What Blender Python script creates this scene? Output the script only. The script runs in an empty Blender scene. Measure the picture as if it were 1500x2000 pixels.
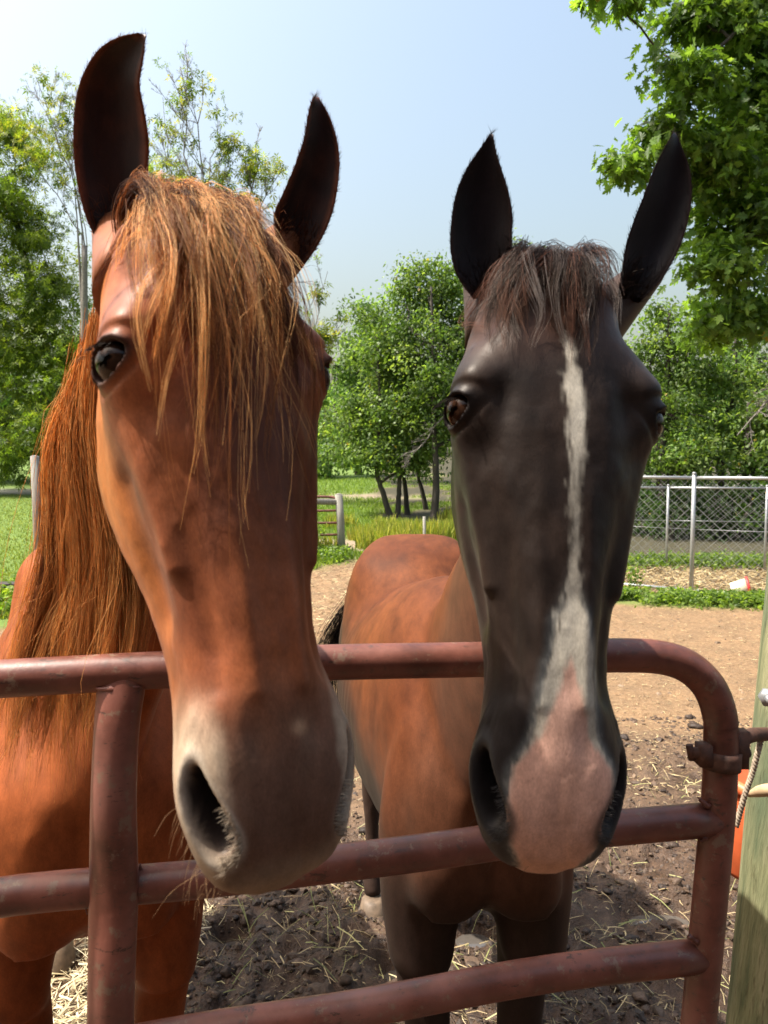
import bpy, math, random
import numpy as np
from mathutils import Vector, Matrix

rng = np.random.default_rng(7)
random.seed(7)
SC = bpy.context.scene
COL = SC.collection

# ------------------------------------------------------------------ camera
F = 1480.0                       # focal length in photo pixels (photo 1500 x 2000)
PITCH = math.radians(3.87)
CAM = np.array([0.0, 0.0, 1.65])
FW = np.array([0, math.cos(PITCH), -math.sin(PITCH)])
UP = np.array([0, math.sin(PITCH), math.cos(PITCH)])
RT = np.array([1.0, 0, 0])
cam_d = bpy.data.cameras.new('camera')
cam_d.sensor_fit = 'VERTICAL'; cam_d.sensor_height = 36.0; cam_d.lens = 36.0 * F / 2000
cam_d.clip_start = 0.05; cam_d.clip_end = 2000
cam_d.dof.use_dof = True; cam_d.dof.focus_distance = 1.5; cam_d.dof.aperture_fstop = 11.0
cam = bpy.data.objects.new('camera', cam_d); COL.objects.link(cam)
cam.location = CAM; cam.rotation_euler = (math.radians(90) - PITCH, 0, 0)
SC.camera = cam

# ------------------------------------------------------------------ light
SUN_EL = math.radians(61); SUN_AZ = math.radians(2)   # azimuth: from the left, this far behind the horses
SUN_DIR = np.array([-math.cos(SUN_EL) * math.cos(SUN_AZ), math.cos(SUN_EL) * math.sin(SUN_AZ), math.sin(SUN_EL)])   # towards the sun
SUN_DIR /= np.linalg.norm(SUN_DIR)
w = bpy.data.worlds.new('World'); SC.world = w; w.use_nodes = True
nt = w.node_tree
for n in list(nt.nodes): nt.nodes.remove(n)
sky = nt.nodes.new('ShaderNodeTexSky'); sky.sky_type = 'NISHITA'; sky.sun_disc = False
sky.sun_elevation = SUN_EL; sky.sun_rotation = math.atan2(SUN_DIR[0], SUN_DIR[1])
sky.air_density = 1.8; sky.dust_density = 7.5; sky.ozone_density = 1.6; sky.altitude = 0
bg = nt.nodes.new('ShaderNodeBackground'); bg.inputs['Strength'].default_value = 0.15
out = nt.nodes.new('ShaderNodeOutputWorld')
nt.links.new(sky.outputs[0], bg.inputs[0]); nt.links.new(bg.outputs[0], out.inputs[0])
sun_d = bpy.data.lights.new('sun', 'SUN'); sun_d.energy = 4.7; sun_d.angle = math.radians(0.6)
sun_d.color = (1.0, 0.95, 0.87)
sun = bpy.data.objects.new('sun', sun_d); COL.objects.link(sun); sun.location = (-5, 0, 12)
sun.rotation_euler = Vector(SUN_DIR).to_track_quat('Z', 'Y').to_euler()
SC.view_settings.view_transform = 'Standard'; SC.view_settings.look = 'None'
SC.view_settings.exposure = 0.85; SC.view_settings.gamma = 1.0
SC.view_settings.use_curve_mapping = False
SC.render.engine = 'CYCLES'
SC.cycles.use_denoising = True
SC.cycles.max_bounces = 8; SC.cycles.transparent_max_bounces = 8
SC.cycles.sample_clamp_indirect = 6

# ------------------------------------------------------------------ helpers
def at(px, py, d):
    px = np.asarray(px, float); py = np.asarray(py, float); d = np.asarray(d, float)
    return CAM + d[..., None] * (FW + RT * ((px - 750) / F)[..., None] + UP * ((1000 - py) / F)[..., None])
def P(px, py, d): return at(np.array(px), np.array(py), np.array(d))
def nrm(v): v = np.asarray(v, float); return v / (np.linalg.norm(v, axis=-1, keepdims=True) + 1e-12)
def sstep(a, b, x): t = np.clip((x - a) / (b - a), 0, 1); return t * t * (3 - 2 * t)

def _hash(ix, iy, iz, seed):
    h = (ix * 374761393 + iy * 668265263 + iz * 2147483647 + seed * 974711) & 0xFFFFFFFF
    h = ((h ^ (h >> 13)) * 1274126177) & 0xFFFFFFFF
    h = ((h ^ (h >> 16)) * 2246822519) & 0xFFFFFFFF
    return ((h ^ (h >> 15)) & 0xFFFFFF) / float(0xFFFFFF)
def vnoise(p, seed=0):
    p = np.asarray(p, float); i = np.floor(p).astype(np.int64); f = p - i; f = f * f * (3 - 2 * f)
    r = 0
    for a in (0, 1):
        for b in (0, 1):
            for c in (0, 1):
                wgt = (f[..., 0] if a else 1 - f[..., 0]) * (f[..., 1] if b else 1 - f[..., 1]) * (f[..., 2] if c else 1 - f[..., 2])
                r = r + wgt * _hash(i[..., 0] + a, i[..., 1] + b, i[..., 2] + c, seed)
    return r * 2 - 1
def fbm(p, o=4, seed=0):
    s = 0; a = 1.0; t = 0
    for k in range(o):
        s = s + a * vnoise(np.asarray(p) * (2.03 ** k), seed + k * 17); t += a; a *= .5
    return s / t

def mk_mesh(name, V, Fc, smooth=True, mats=(), col=None, attrs=None, fmat=None):
    """Fc: array (n,3|4) or list of such arrays"""
    me = bpy.data.meshes.new(name)
    V = np.asarray(V, np.float32)
    Fl = [np.asarray(f, np.int32) for f in (Fc if isinstance(Fc, list) else [Fc]) if len(f)]
    nl = sum(f.size for f in Fl); nf = sum(len(f) for f in Fl)
    me.vertices.add(len(V)); me.vertices.foreach_set('co', V.ravel())
    me.loops.add(nl); me.polygons.add(nf)
    me.loops.foreach_set('vertex_index', np.concatenate([f.ravel() for f in Fl]))
    tot = np.concatenate([np.full(len(f), f.shape[1], np.int32) for f in Fl])
    st = np.concatenate([[0], np.cumsum(tot)[:-1]]).astype(np.int32)
    me.polygons.foreach_set('loop_start', st)
    try: me.polygons.foreach_set('loop_total', tot)
    except Exception: pass
    me.polygons.foreach_set('use_smooth', np.full(nf, smooth, bool))
    for m in mats: me.materials.append(m)
    if fmat is not None: me.polygons.foreach_set('material_index', np.asarray(fmat, np.int32))
    me.update(calc_edges=True); me.validate()
    if col is not None:
        c = np.ones((len(V), 4), np.float32); c[:, :col.shape[1]] = col
        a = me.attributes.new('col', 'FLOAT_COLOR', 'POINT'); a.data.foreach_set('color', c.ravel())
    for k, v in (attrs or {}).items():
        v = np.asarray(v, np.float32)
        if v.ndim == 2:
            a = me.attributes.new(k, 'FLOAT_VECTOR', 'POINT'); a.data.foreach_set('vector', v.ravel())
        else:
            a = me.attributes.new(k, 'FLOAT', 'POINT'); a.data.foreach_set('value', v.ravel())
    return me
def add(name, me, parent=None, kind=None, label=None, cat=None, group=None):
    o = bpy.data.objects.new(name, me); COL.objects.link(o)
    if parent is not None:
        o.parent = parent; o.matrix_parent_inverse = PINV[parent.name]
    tag(o, label, cat, group, kind); PINV[o.name] = Matrix.Identity(4)
    return o
PINV = {}
def tag(o, label=None, cat=None, group=None, kind=None):
    if label: o['label'] = label
    if cat: o['category'] = cat
    if group: o['group'] = group
    if kind: o['kind'] = kind
def empty(name, loc, label, cat, group=None):
    o = bpy.data.objects.new(name, None); COL.objects.link(o); o.location = Vector(loc); o.empty_display_size = .1
    tag(o, label, cat, group); PINV[o.name] = Matrix.Translation(Vector(loc)).inverted()
    return o

class MB:
    """collects vertices and faces"""
    def __init__(s): s.V = []; s.Q = []; s.T = []; s.C = []; s.n = 0
    def push(s, V, Q=None, T=None, C=None):
        V = np.asarray(V, float).reshape(-1, 3)
        if Q is not None and len(Q): s.Q.append(np.asarray(Q) + s.n)
        if T is not None and len(T): s.T.append(np.asarray(T) + s.n)
        s.V.append(V); s.C.append(np.tile(np.asarray(C if C is not None else (1, 1, 1), float), (len(V), 1)) if np.ndim(C) < 2 else C); s.n += len(V)
    def tube(s, pts, r, n=8, C=None, caps=True, rz=None):
        pts = np.asarray(pts, float); m = len(pts)
        r = np.broadcast_to(np.asarray(r, float), (m,)); r2 = r if rz is None else np.broadcast_to(np.asarray(rz, float), (m,))
        t = nrm(np.gradient(pts, axis=0))
        ref = np.array([0, 0, 1.0]) if abs(t[:, 2]).mean() < .8 else np.array([0, 1.0, 0])
        u = nrm(np.cross(t, ref)); v = np.cross(t, u)
        a = np.linspace(0, 2 * math.pi, n, endpoint=False)
        V = pts[:, None] + (r[:, None] * np.cos(a))[..., None] * u[:, None] + (r2[:, None] * np.sin(a))[..., None] * v[:, None]
        i = np.arange(m - 1)[:, None] * n; j = np.arange(n)[None]; jn = (j + 1) % n
        Q = np.stack([i + j, i + jn, i + n + jn, i + n + j], -1).reshape(-1, 4)
        V = V.reshape(-1, 3); T = None
        if caps:
            V = np.vstack([V, pts[0], pts[-1]]); k = np.arange(n); kn = (k + 1) % n
            T = np.vstack([np.stack([kn, k, np.full(n, m * n)], -1), np.stack([(m - 1) * n + k, (m - 1) * n + kn, np.full(n, m * n + 1)], -1)])
        s.push(V, Q, T, C)
    def box(s, c, size, R=None, C=None):
        h = np.array(size) / 2
        V = np.array([[x, y, z] for x in (-1, 1) for y in (-1, 1) for z in (-1, 1)]) * h
        if R is not None: V = V @ np.asarray(R).T
        s.push(V + np.asarray(c), [[0, 1, 3, 2], [4, 6, 7, 5], [0, 4, 5, 1], [2, 3, 7, 6], [0, 2, 6, 4], [1, 5, 7, 3]], None, C)
    def mesh(s, name, mats, smooth=True, attrs=None):
        return mk_mesh(name, np.vstack(s.V), [np.vstack(x) for x in (s.Q, s.T) if x], smooth, mats, np.vstack(s.C), attrs)

def spline(pts, n):
    """Catmull-Rom through pts (m,k) -> (n,k)"""
    pts = np.asarray(pts, float); m = len(pts)
    e = np.vstack([2 * pts[0] - pts[1], pts, 2 * pts[-1] - pts[-2]])
    t = np.linspace(0, m - 1, n); i = np.minimum(t.astype(int), m - 2); f = (t - i)[:, None]
    p0, p1, p2, p3 = e[i], e[i + 1], e[i + 2], e[i + 3]
    return .5 * (2 * p1 + (p2 - p0) * f + (2 * p0 - 5 * p1 + 4 * p2 - p3) * f ** 2 + (3 * p1 - p0 - 3 * p2 + p3) * f ** 3)

# ------------------------------------------------------------------ materials
def mat(name):
    m = bpy.data.materials.new(name); m.use_nodes = True
    N = m.node_tree; b = N.nodes['Principled BSDF']; return m, N, b
def node(N, t, **kw):
    n = N.nodes.new(t)
    for k, v in kw.items():
        if k in n.inputs: n.inputs[k].default_value = v
        else: setattr(n, k, v)
    return n
def ramp(N, pts):
    r = N.nodes.new('ShaderNodeValToRGB'); e = r.color_ramp.elements
    while len(e) < len(pts): e.new(0.5)
    for k, (p, c) in enumerate(pts):
        e[k].position = p; e[k].color = (*c, 1) if len(c) == 3 else c
    return r
def noise(N, scale, detail=4, rough=.55, coord=None, vec_scale=None, dist=0):
    n = node(N, 'ShaderNodeTexNoise'); n.inputs['Scale'].default_value = scale; n.inputs['Detail'].default_value = detail
    n.inputs['Roughness'].default_value = rough; n.inputs['Distortion'].default_value = dist
    if coord is None:
        tc = node(N, 'ShaderNodeTexCoord'); coord = tc.outputs['Object']
    if vec_scale is not None:
        mp = node(N, 'ShaderNodeMapping'); mp.inputs['Scale'].default_value = vec_scale
        N.links.new(coord, mp.inputs['Vector']); coord = mp.outputs[0]
    N.links.new(coord, n.inputs['Vector']); return n
def mix(N, a, b, fac, mode='MIX'):
    m = N.nodes.new('ShaderNodeMix'); m.data_type = 'RGBA'; m.blend_type = mode
    for s, v in ((6, a), (7, b), (0, fac)):
        if hasattr(v, 'is_linked') or hasattr(v, 'links'): N.links.new(v, m.inputs[s])
        elif isinstance(v, (int, float)): m.inputs[s].default_value = v
        else: m.inputs[s].default_value = (*v, 1)
    return m.outputs[2]
def attr(N, name):
    a = N.nodes.new('ShaderNodeAttribute'); a.attribute_name = name; return a
def bump(N, b, h, strength, dist):
    bp = N.nodes.new('ShaderNodeBump'); bp.inputs['Strength'].default_value = strength; bp.inputs['Distance'].default_value = dist
    N.links.new(h, bp.inputs['Height']); N.links.new(bp.outputs[0], b.inputs['Normal'])

def coat_material(name, rough=.46, sheen=.02, spec=.20):
    m, N, b = mat(name)
    c = attr(N, 'col'); r = attr(N, 'rest')
    n1 = noise(N, 1.0, 3, .6, r.outputs['Vector'], (620, 620, 240))
    n2 = noise(N, 1.0, 6, .68, r.outputs['Vector'], (30, 30, 16))
    r1 = ramp(N, [(.3, (.86, .86, .86)), (.7, (1.14, 1.14, 1.14))]); N.links.new(n1.outputs[0], r1.inputs[0])
    r2 = ramp(N, [(.28, (.62, .60, .58)), (.72, (1.30, 1.30, 1.30))]); N.links.new(n2.outputs[0], r2.inputs[0])
    x = mix(N, c.outputs['Color'], r1.outputs[0], 1.0, 'MULTIPLY'); x = mix(N, x, r2.outputs[0], 1.0, 'MULTIPLY')
    N.links.new(x, b.inputs['Base Color'])
    b.inputs['Roughness'].default_value = rough; b.inputs['Specular IOR Level'].default_value = spec; b.inputs['Specular Tint'].default_value = (1, .93, .86, 1)
    b.inputs['Sheen Weight'].default_value = sheen; b.inputs['Sheen Roughness'].default_value = .5
    bump(N, b, n1.outputs[0], .25, .0008)
    return m
def hair_material(name, rough=.4):
    m, N, b = mat(name); c = attr(N, 'col')
    N.links.new(c.outputs['Color'], b.inputs['Base Color']); b.inputs['Roughness'].default_value = rough
    b.inputs['Specular IOR Level'].default_value = .22; b.inputs['Specular Tint'].default_value = (1, .82, .62, 1)
    tr = node(N, 'ShaderNodeBsdfTranslucent'); N.links.new(c.outputs['Color'], tr.inputs[0])
    ms = node(N, 'ShaderNodeMixShader'); ms.inputs[0].default_value = .48
    N.links.new(b.outputs[0], ms.inputs[1]); N.links.new(tr.outputs[0], ms.inputs[2])
    N.links.new(ms.outputs[0], N.nodes['Material Output'].inputs[0])
    return m
def leaf_material(name, trans=.55):
    m, N, b = mat(name); c = attr(N, 'col')
    N.links.new(c.outputs['Color'], b.inputs['Base Color']); b.inputs['Roughness'].default_value = .45
    b.inputs['Specular IOR Level'].default_value = .35
    tr = node(N, 'ShaderNodeBsdfTranslucent')
    y = mix(N, c.outputs['Color'], (1.6, 1.6, .6), 1.0, 'MULTIPLY'); N.links.new(y, tr.inputs[0])
    ms = node(N, 'ShaderNodeMixShader'); ms.inputs[0].default_value = trans
    N.links.new(b.outputs[0], ms.inputs[1]); N.links.new(tr.outputs[0], ms.inputs[2])
    N.links.new(ms.outputs[0], N.nodes['Material Output'].inputs[0])
    return m
def simple(name, base, rough=.6, nscale=30, var=.35, bstr=.3, bdist=.002, metal=0, vec=None, spec=.5, usecol=False):
    m, N, b = mat(name)
    n = noise(N, nscale, 5, .6, None, vec)
    lo = tuple(x * (1 - var) for x in base); hi = tuple(min(1, x * (1 + var)) for x in base)
    r = ramp(N, [(.3, lo), (.7, hi)]); N.links.new(n.outputs[0], r.inputs[0])
    o = r.outputs[0]
    if usecol: o = mix(N, o, attr(N, 'col').outputs['Color'], 1.0, 'MULTIPLY')
    N.links.new(o, b.inputs['Base Color'])
    b.inputs['Roughness'].default_value = rough; b.inputs['Metallic'].default_value = metal; b.inputs['Specular IOR Level'].default_value = spec
    if bstr: bump(N, b, n.outputs[0], bstr, bdist)
    return m

M = {}
M['coat'] = coat_material('horse_coat')
M['body'] = coat_material('horse_body_coat', .58, .01, .13)
M['hair'] = hair_material('long_horse_hair')
M['fur'] = hair_material('short_coat_hair', .5)
M['leaf'] = leaf_material('leaf'); M['grassm'] = leaf_material('grass_blade', .35)
M['bark'] = simple('bark', (.05, .041, .032), .9, 9, .5, .8, .03, vec=(1, 1, .25))
M['twig'] = simple('bare_twig', (.2, .175, .15), .85, 20, .35, 0)
M['galv'] = simple('galvanised_steel', (.40, .41, .42), .42, 40, .15, .1, .001, metal=.55)
M['oldwood'] = simple('weathered_wood', (.25, .235, .20), .85, 14, .35, .6, .006, vec=(3, 3, .25))
M['straw'] = simple('straw', (1, 1, 1), .6, 60, .15, 0, usecol=True)
M['hoof'] = simple('hoof_horn', (.16, .11, .07), .6, 40, .4, .4, .002)

def gate_paint():
    m, N, b = mat('red_oxide_gate_paint')
    n = noise(N, 14, 6, .65); n2 = noise(N, 90, 4, .6); n3 = noise(N, 5, 3, .5)
    r = ramp(N, [(.28, (.075, .028, .019)), (.5, (.165, .054, .035)), (.75, (.26, .090, .060))]); N.links.new(n.outputs[0], r.inputs[0])
    k = ramp(N, [(.60, (0, 0, 0)), (.72, (1, 1, 1))]); N.links.new(n2.outputs[0], k.inputs[0])
    c = mix(N, r.outputs[0], (.09, .045, .032), k.outputs[0])
    k3 = ramp(N, [(.55, (0, 0, 0)), (.85, (.5, .5, .5))]); N.links.new(n3.outputs[0], k3.inputs[0])
    c = mix(N, c, (.36, .19, .16), k3.outputs[0])
    n4 = noise(N, 38, 5, .75); k4 = ramp(N, [(.58, (0, 0, 0)), (.64, (.7, .7, .7))]); N.links.new(n4.outputs[0], k4.inputs[0]); c = mix(N, c, (.20, .135, .09), k4.outputs[0])
    n5 = noise(N, 22, 8, .8, None, (1, 1, 4)); k5 = ramp(N, [(.59, (0, 0, 0)), (.63, (.9, .9, .9))]); N.links.new(n5.outputs[0], k5.inputs[0]); c = mix(N, c, (.055, .026, .018), k5.outputs[0])
    N.links.new(c, b.inputs['Base Color']); b.inputs['Roughness'].default_value = .38; b.inputs['Specular IOR Level'].default_value = .5
    rr = ramp(N, [(.3, (.3, .3, .3)), (.7, (.55, .55, .55))]); N.links.new(n.outputs[0], rr.inputs[0]); N.links.new(rr.outputs[0], b.inputs['Roughness'])
    bump(N, b, n2.outputs[0], .25, .0012)
    return m
M['gate'] = gate_paint()
def rusty():
    m, N, b = mat('rusty_iron')
    n = noise(N, 60, 6, .7)
    r = ramp(N, [(.3, (.045, .025, .018)), (.6, (.12, .05, .03)), (.8, (.2, .10, .06))]); N.links.new(n.outputs[0], r.inputs[0])
    N.links.new(r.outputs[0], b.inputs['Base Color']); b.inputs['Roughness'].default_value = .75; b.inputs['Metallic'].default_value = .2
    bump(N, b, n.outputs[0], .5, .002)
    return m
M['rust'] = rusty()

# ------------------------------------------------------------------ ground
def slope(y): return .037 * np.maximum(y - 9, 0) ** 1.0 * sstep(8, 13, y)
PUDDLES = [(925, 1818, .06, .03), (738, 1765, .07, .05), (1290, 1785, .12, .04), (1062, 1842, .04, .025), (775, 1890, .05, .03), (455, 1830, .05, .025)]
def gpt(px, py):
    d = np.asarray(1.65 * F / (np.asarray(py, float) - 900)); p = at(px, py, d); return p
PUD = [(gpt(a, b), r1, r2) for a, b, r1, r2 in PUDDLES]
def zones(x, y):
    """weights mud, dirt, straw, grass, path, field dirt"""
    n = fbm(np.stack([x * .9, y * .9, 0 * x], -1), 4, 3)
    n2 = fbm(np.stack([x * .35, y * .35, 0 * x + 5], -1), 3, 9)
    mud = 1 - sstep(3.0, 4.3, y + n * .8 - .25 * np.clip(x, 0, 2))
    mud = mud * (1 - .85 * sstep(-.75, -1.15, x + n * .3) * (1 - sstep(3, 4, y)) )
    # pasture beyond the paddock
    edge = np.where(x > 2.4, 11.3 + .3 * n, np.where(x > -1.9, 11.6 + .8 * n, 7.6 + .5 * n))
    grass = sstep(-.25, .25, y - edge)
    grass = np.where((x > 2.5) & (y > 9) & (y < 11.0), 0, grass)
    strip = np.exp(-((y - (8.7 - .25 * (x - 4))) / .32) ** 2) * (x > 2.0)
    grass = np.maximum(grass, .8 * sstep(.25, .75, strip + .35 * n))
    path = np.exp(-((y - (25.5 + .02 * (x + 10) ** 2 * .3)) / 1.1) ** 4) * (1 - sstep(-7, -5, x))
    track = np.exp(-(((x + .2 + .03 * (y - 22)) / 1.9) ** 2 + ((y - 23.5 + n) / 1.5) ** 2))
    gatebare = np.exp(-(((x + .6) / 1.9) ** 2 + ((y - 13.3) / .9) ** 2))
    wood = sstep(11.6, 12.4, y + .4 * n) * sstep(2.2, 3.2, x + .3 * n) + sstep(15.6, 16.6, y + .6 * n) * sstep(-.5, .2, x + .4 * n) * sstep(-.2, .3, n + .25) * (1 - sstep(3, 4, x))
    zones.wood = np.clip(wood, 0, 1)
    return mud, grass * (1 - .85 * np.clip(wood, 0, 1)), path, np.clip(track * 1.1 + gatebare * 1.2, 0, 1), n, n2
def gheight(x, y, fine=True):
    mud, grass, path, bare, n, n2 = zones(x, y)
    z = slope(y)
    z = z + .03 * n2 * (1 - grass) * (y < 12)
    if fine:
        p = np.stack([x, y, 0 * x], -1)
        a = fbm(p * 3.1, 5, 21); r = 1 - np.abs(fbm(p * 6.3, 4, 33)) * 2
        z = z + mud * (.085 * a + .035 * r + .020 * fbm(p * 22, 3, 41)) + (1 - mud) * (.010 * fbm(p * 6, 4, 55) + .005 * fbm(p * 25, 2, 56))
        for c, r1, r2 in PUD:
            k = np.exp(-(((x - c[0]) / (r1 * 1.5)) ** 2 + ((y - c[1]) / (r2 * 2.4)) ** 2) ** 2)
            z = z * (1 - k) + k * (-.05)
    return z
ys = np.concatenate([[-30, -8, -2, .2], np.geomspace(.9, 11, 290), np.geomspace(11.3, 150, 70)])
us = np.concatenate([-np.geomspace(9, .75, 14), np.linspace(-.72, .72, 300), np.geomspace(.75, 9, 14)])
Yg = np.repeat(ys[:, None], len(us), 1); Xg = us[None] * np.maximum(Yg, 1.3)
Zg = gheight(Xg, Yg)
mud, grs, pth, bare, nn, n2 = zones(Xg, Yg); wood = zones.wood
gi = np.arange((len(ys) - 1))[:, None] * len(us); gj = np.arange(len(us) - 1)[None]
GQ = np.stack([gi + gj, gi + gj + 1, gi + len(us) + gj + 1, gi + len(us) + gj], -1).reshape(-1, 4)
GV = np.stack([Xg, Yg, Zg], -1).reshape(-1, 3)
def ground_material():
    m, N, b = mat('paddock_ground')
    z = attr(N, 'zone'); sp = node(N, 'ShaderNodeSeparateXYZ'); N.links.new(z.outputs['Vector'], sp.inputs[0])
    z2 = attr(N, 'zone2'); sp2 = node(N, 'ShaderNodeSeparateXYZ'); N.links.new(z2.outputs['Vector'], sp2.inputs[0])
    nA = noise(N, 3.0, 8, .65); nB = noise(N, 28, 6, .7); nC = noise(N, 120, 4, .6)
    dirt = ramp(N, [(.25, (.11, .066, .036)), (.5, (.215, .132, .068)), (.75, (.31, .205, .112))]); N.links.new(nB.outputs[0], dirt.inputs[0])
    dl = ramp(N, [(.3, (.7, .7, .7)), (.7, (1.15, 1.12, 1.08))]); N.links.new(nA.outputs[0], dl.inputs[0])
    dcol = mix(N, dirt.outputs[0], dl.outputs[0], 1.0, 'MULTIPLY')
    ck = ramp(N, [(.58, (0, 0, 0)), (.68, (1, 1, 1))]); N.links.new(nC.outputs[0], ck.inputs[0])
    dcol = mix(N, dcol, (.38, .29, .17), ck.outputs[0])
    mudc = ramp(N, [(.3, (.034, .019, .010)), (.55, (.080, .045, .025)), (.8, (.16, .10, .060))]); N.links.new(nB.outputs[0], mudc.inputs[0])
    c = mix(N, dcol, mudc.outputs[0], sp.outputs[0])
    gr = ramp(N, [(.3, (.06, .10, .018)), (.55, (.12, .19, .03)), (.8, (.24, .27, .06))]); N.links.new(nB.outputs[0], gr.inputs[0])
    c = mix(N, c, gr.outputs[0], sp.outputs[1])
    pc = ramp(N, [(.3, (.30, .27, .24)), (.7, (.44, .41, .37))]); N.links.new(nB.outputs[0], pc.inputs[0])
    c = mix(N, c, pc.outputs[0], sp.outputs[2])
    bc = ramp(N, [(.3, (.17, .12, .085)), (.7, (.33, .26, .18))]); N.links.new(nB.outputs[0], bc.inputs[0])
    c = mix(N, c, bc.outputs[0], sp2.outputs[0])
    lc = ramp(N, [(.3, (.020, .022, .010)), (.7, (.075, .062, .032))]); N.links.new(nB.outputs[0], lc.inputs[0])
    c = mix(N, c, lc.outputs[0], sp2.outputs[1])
    N.links.new(c, b.inputs['Base Color'])
    rr = ramp(N, [(.38, (.20, .20, .20)), (.64, (.68, .68, .68))]); N.links.new(nA.outputs[0], rr.inputs[0])
    rg = mix(N, (.92, .92, .92), rr.outputs[0], sp.outputs[0]); N.links.new(rg, b.inputs['Roughness'])
    b.inputs['Specular IOR Level'].default_value = .4
    mx = node(N, 'ShaderNodeMath', operation='ADD'); N.links.new(nB.outputs[0], mx.inputs[0]); N.links.new(nC.outputs[0], mx.inputs[1])
    bump(N, b, mx.outputs[0], .7, .012)
    return m
M['ground'] = ground_material()
gm = mk_mesh('ground', GV, GQ, True, [M['ground']], None,
             {'zone': np.stack([mud, grs, pth], -1).reshape(-1, 3), 'zone2': np.stack([bare * (1 - mud), wood, 0 * bare], -1).reshape(-1, 3)})
add('ground', gm, kind='structure')

wm, WN, wb = mat('puddle_water'); wb.inputs['Base Color'].default_value = (.10, .085, .07, 1); wb.inputs['Roughness'].default_value = .06
wb.inputs['Specular IOR Level'].default_value = .8
for c, r1, r2 in PUD:
    a = np.linspace(0, 2 * math.pi, 40, endpoint=False)
    k = 1 + .25 * fbm(np.stack([np.cos(a) * 1.6 + c[0] * 9, np.sin(a) * 1.6, 0 * a], -1), 3, 5)
    V = np.stack([c[0] + r1 * 1.2 * k * np.cos(a), c[1] + r2 * 2.2 * k * np.sin(a), np.full(40, -.036)], -1)
    V = np.vstack([V, [c[0], c[1], -.036]]); j = np.arange(40)
    add('puddle', mk_mesh('puddle', V, np.stack([j, (j + 1) % 40, np.full(40, 40)], -1), True, [wm]), kind='structure')

# ------------------------------------------------------------------ horses: head
KN = np.array([0, .14, .30, .48, .68, .86, 1.0])
ST = [  # w, then seven (x, v) points from the front midline round to the back midline
 (-.205, [(0,-.035),(.018,-.04),(.03,-.052),(.036,-.075),(.032,-.10),(.02,-.115),(0,-.12)]),
 (-.185, [(0,-.012),(.026,-.016),(.047,-.034),(.058,-.072),(.055,-.108),(.036,-.135),(0,-.142)]),
 (-.15, [(0,.008),(.033,.004),(.058,-.016),(.070,-.06),(.068,-.108),(.046,-.145),(0,-.155)]),
 (-.10, [(0,.024),(.042,.020),(.070,.004),(.082,-.036),(.078,-.10),(.055,-.15),(0,-.165)]),
 (-.045,[(0,.033),(.052,.029),(.084,.013),(.098,-.018),(.086,-.09),(.062,-.16),(0,-.18)]),
 (0,    [(0,.034),(.052,.030),(.086,.014),(.104,-.018),(.090,-.075),(.070,-.155),(0,-.19)]),
 (.06,  [(0,.031),(.043,.026),(.071,.009),(.091,-.022),(.088,-.09),(.070,-.172),(0,-.197)]),
 (.13,  [(0,.027),(.035,.021),(.056,.004),(.077,-.026),(.079,-.09),(.060,-.162),(0,-.180)]),
 (.20,  [(0,.021),(.029,.015),(.045,-.002),(.060,-.032),(.060,-.085),(.045,-.136),(0,-.147)]),
 (.27,  [(0,.015),(.025,.010),(.040,-.007),(.051,-.037),(.050,-.08),(.036,-.122),(0,-.128)]),
 (.32,  [(0,.011),(.027,.007),(.045,-.009),(.056,-.040),(.052,-.08),(.035,-.112),(0,-.118)]),
 (.365, [(0,.003),(.031,.0),(.052,-.014),(.064,-.044),(.057,-.08),(.038,-.112),(0,-.122)]),
 (.405, [(0,-.009),(.031,-.012),(.051,-.024),(.061,-.052),(.053,-.085),(.036,-.115),(0,-.125)]),
 (.435, [(0,-.026),(.027,-.029),(.044,-.040),(.051,-.062),(.044,-.088),(.030,-.108),(0,-.115)]),
 (.455, [(0,-.044),(.018,-.047),(.030,-.055),(.035,-.070),(.030,-.086),(.018,-.098),(0,-.102)]),
 (.464, [(0,-.058),(.009,-.060),(.015,-.064),(.018,-.073),(.015,-.083),(.009,-.089),(0,-.090)]),
]
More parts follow.
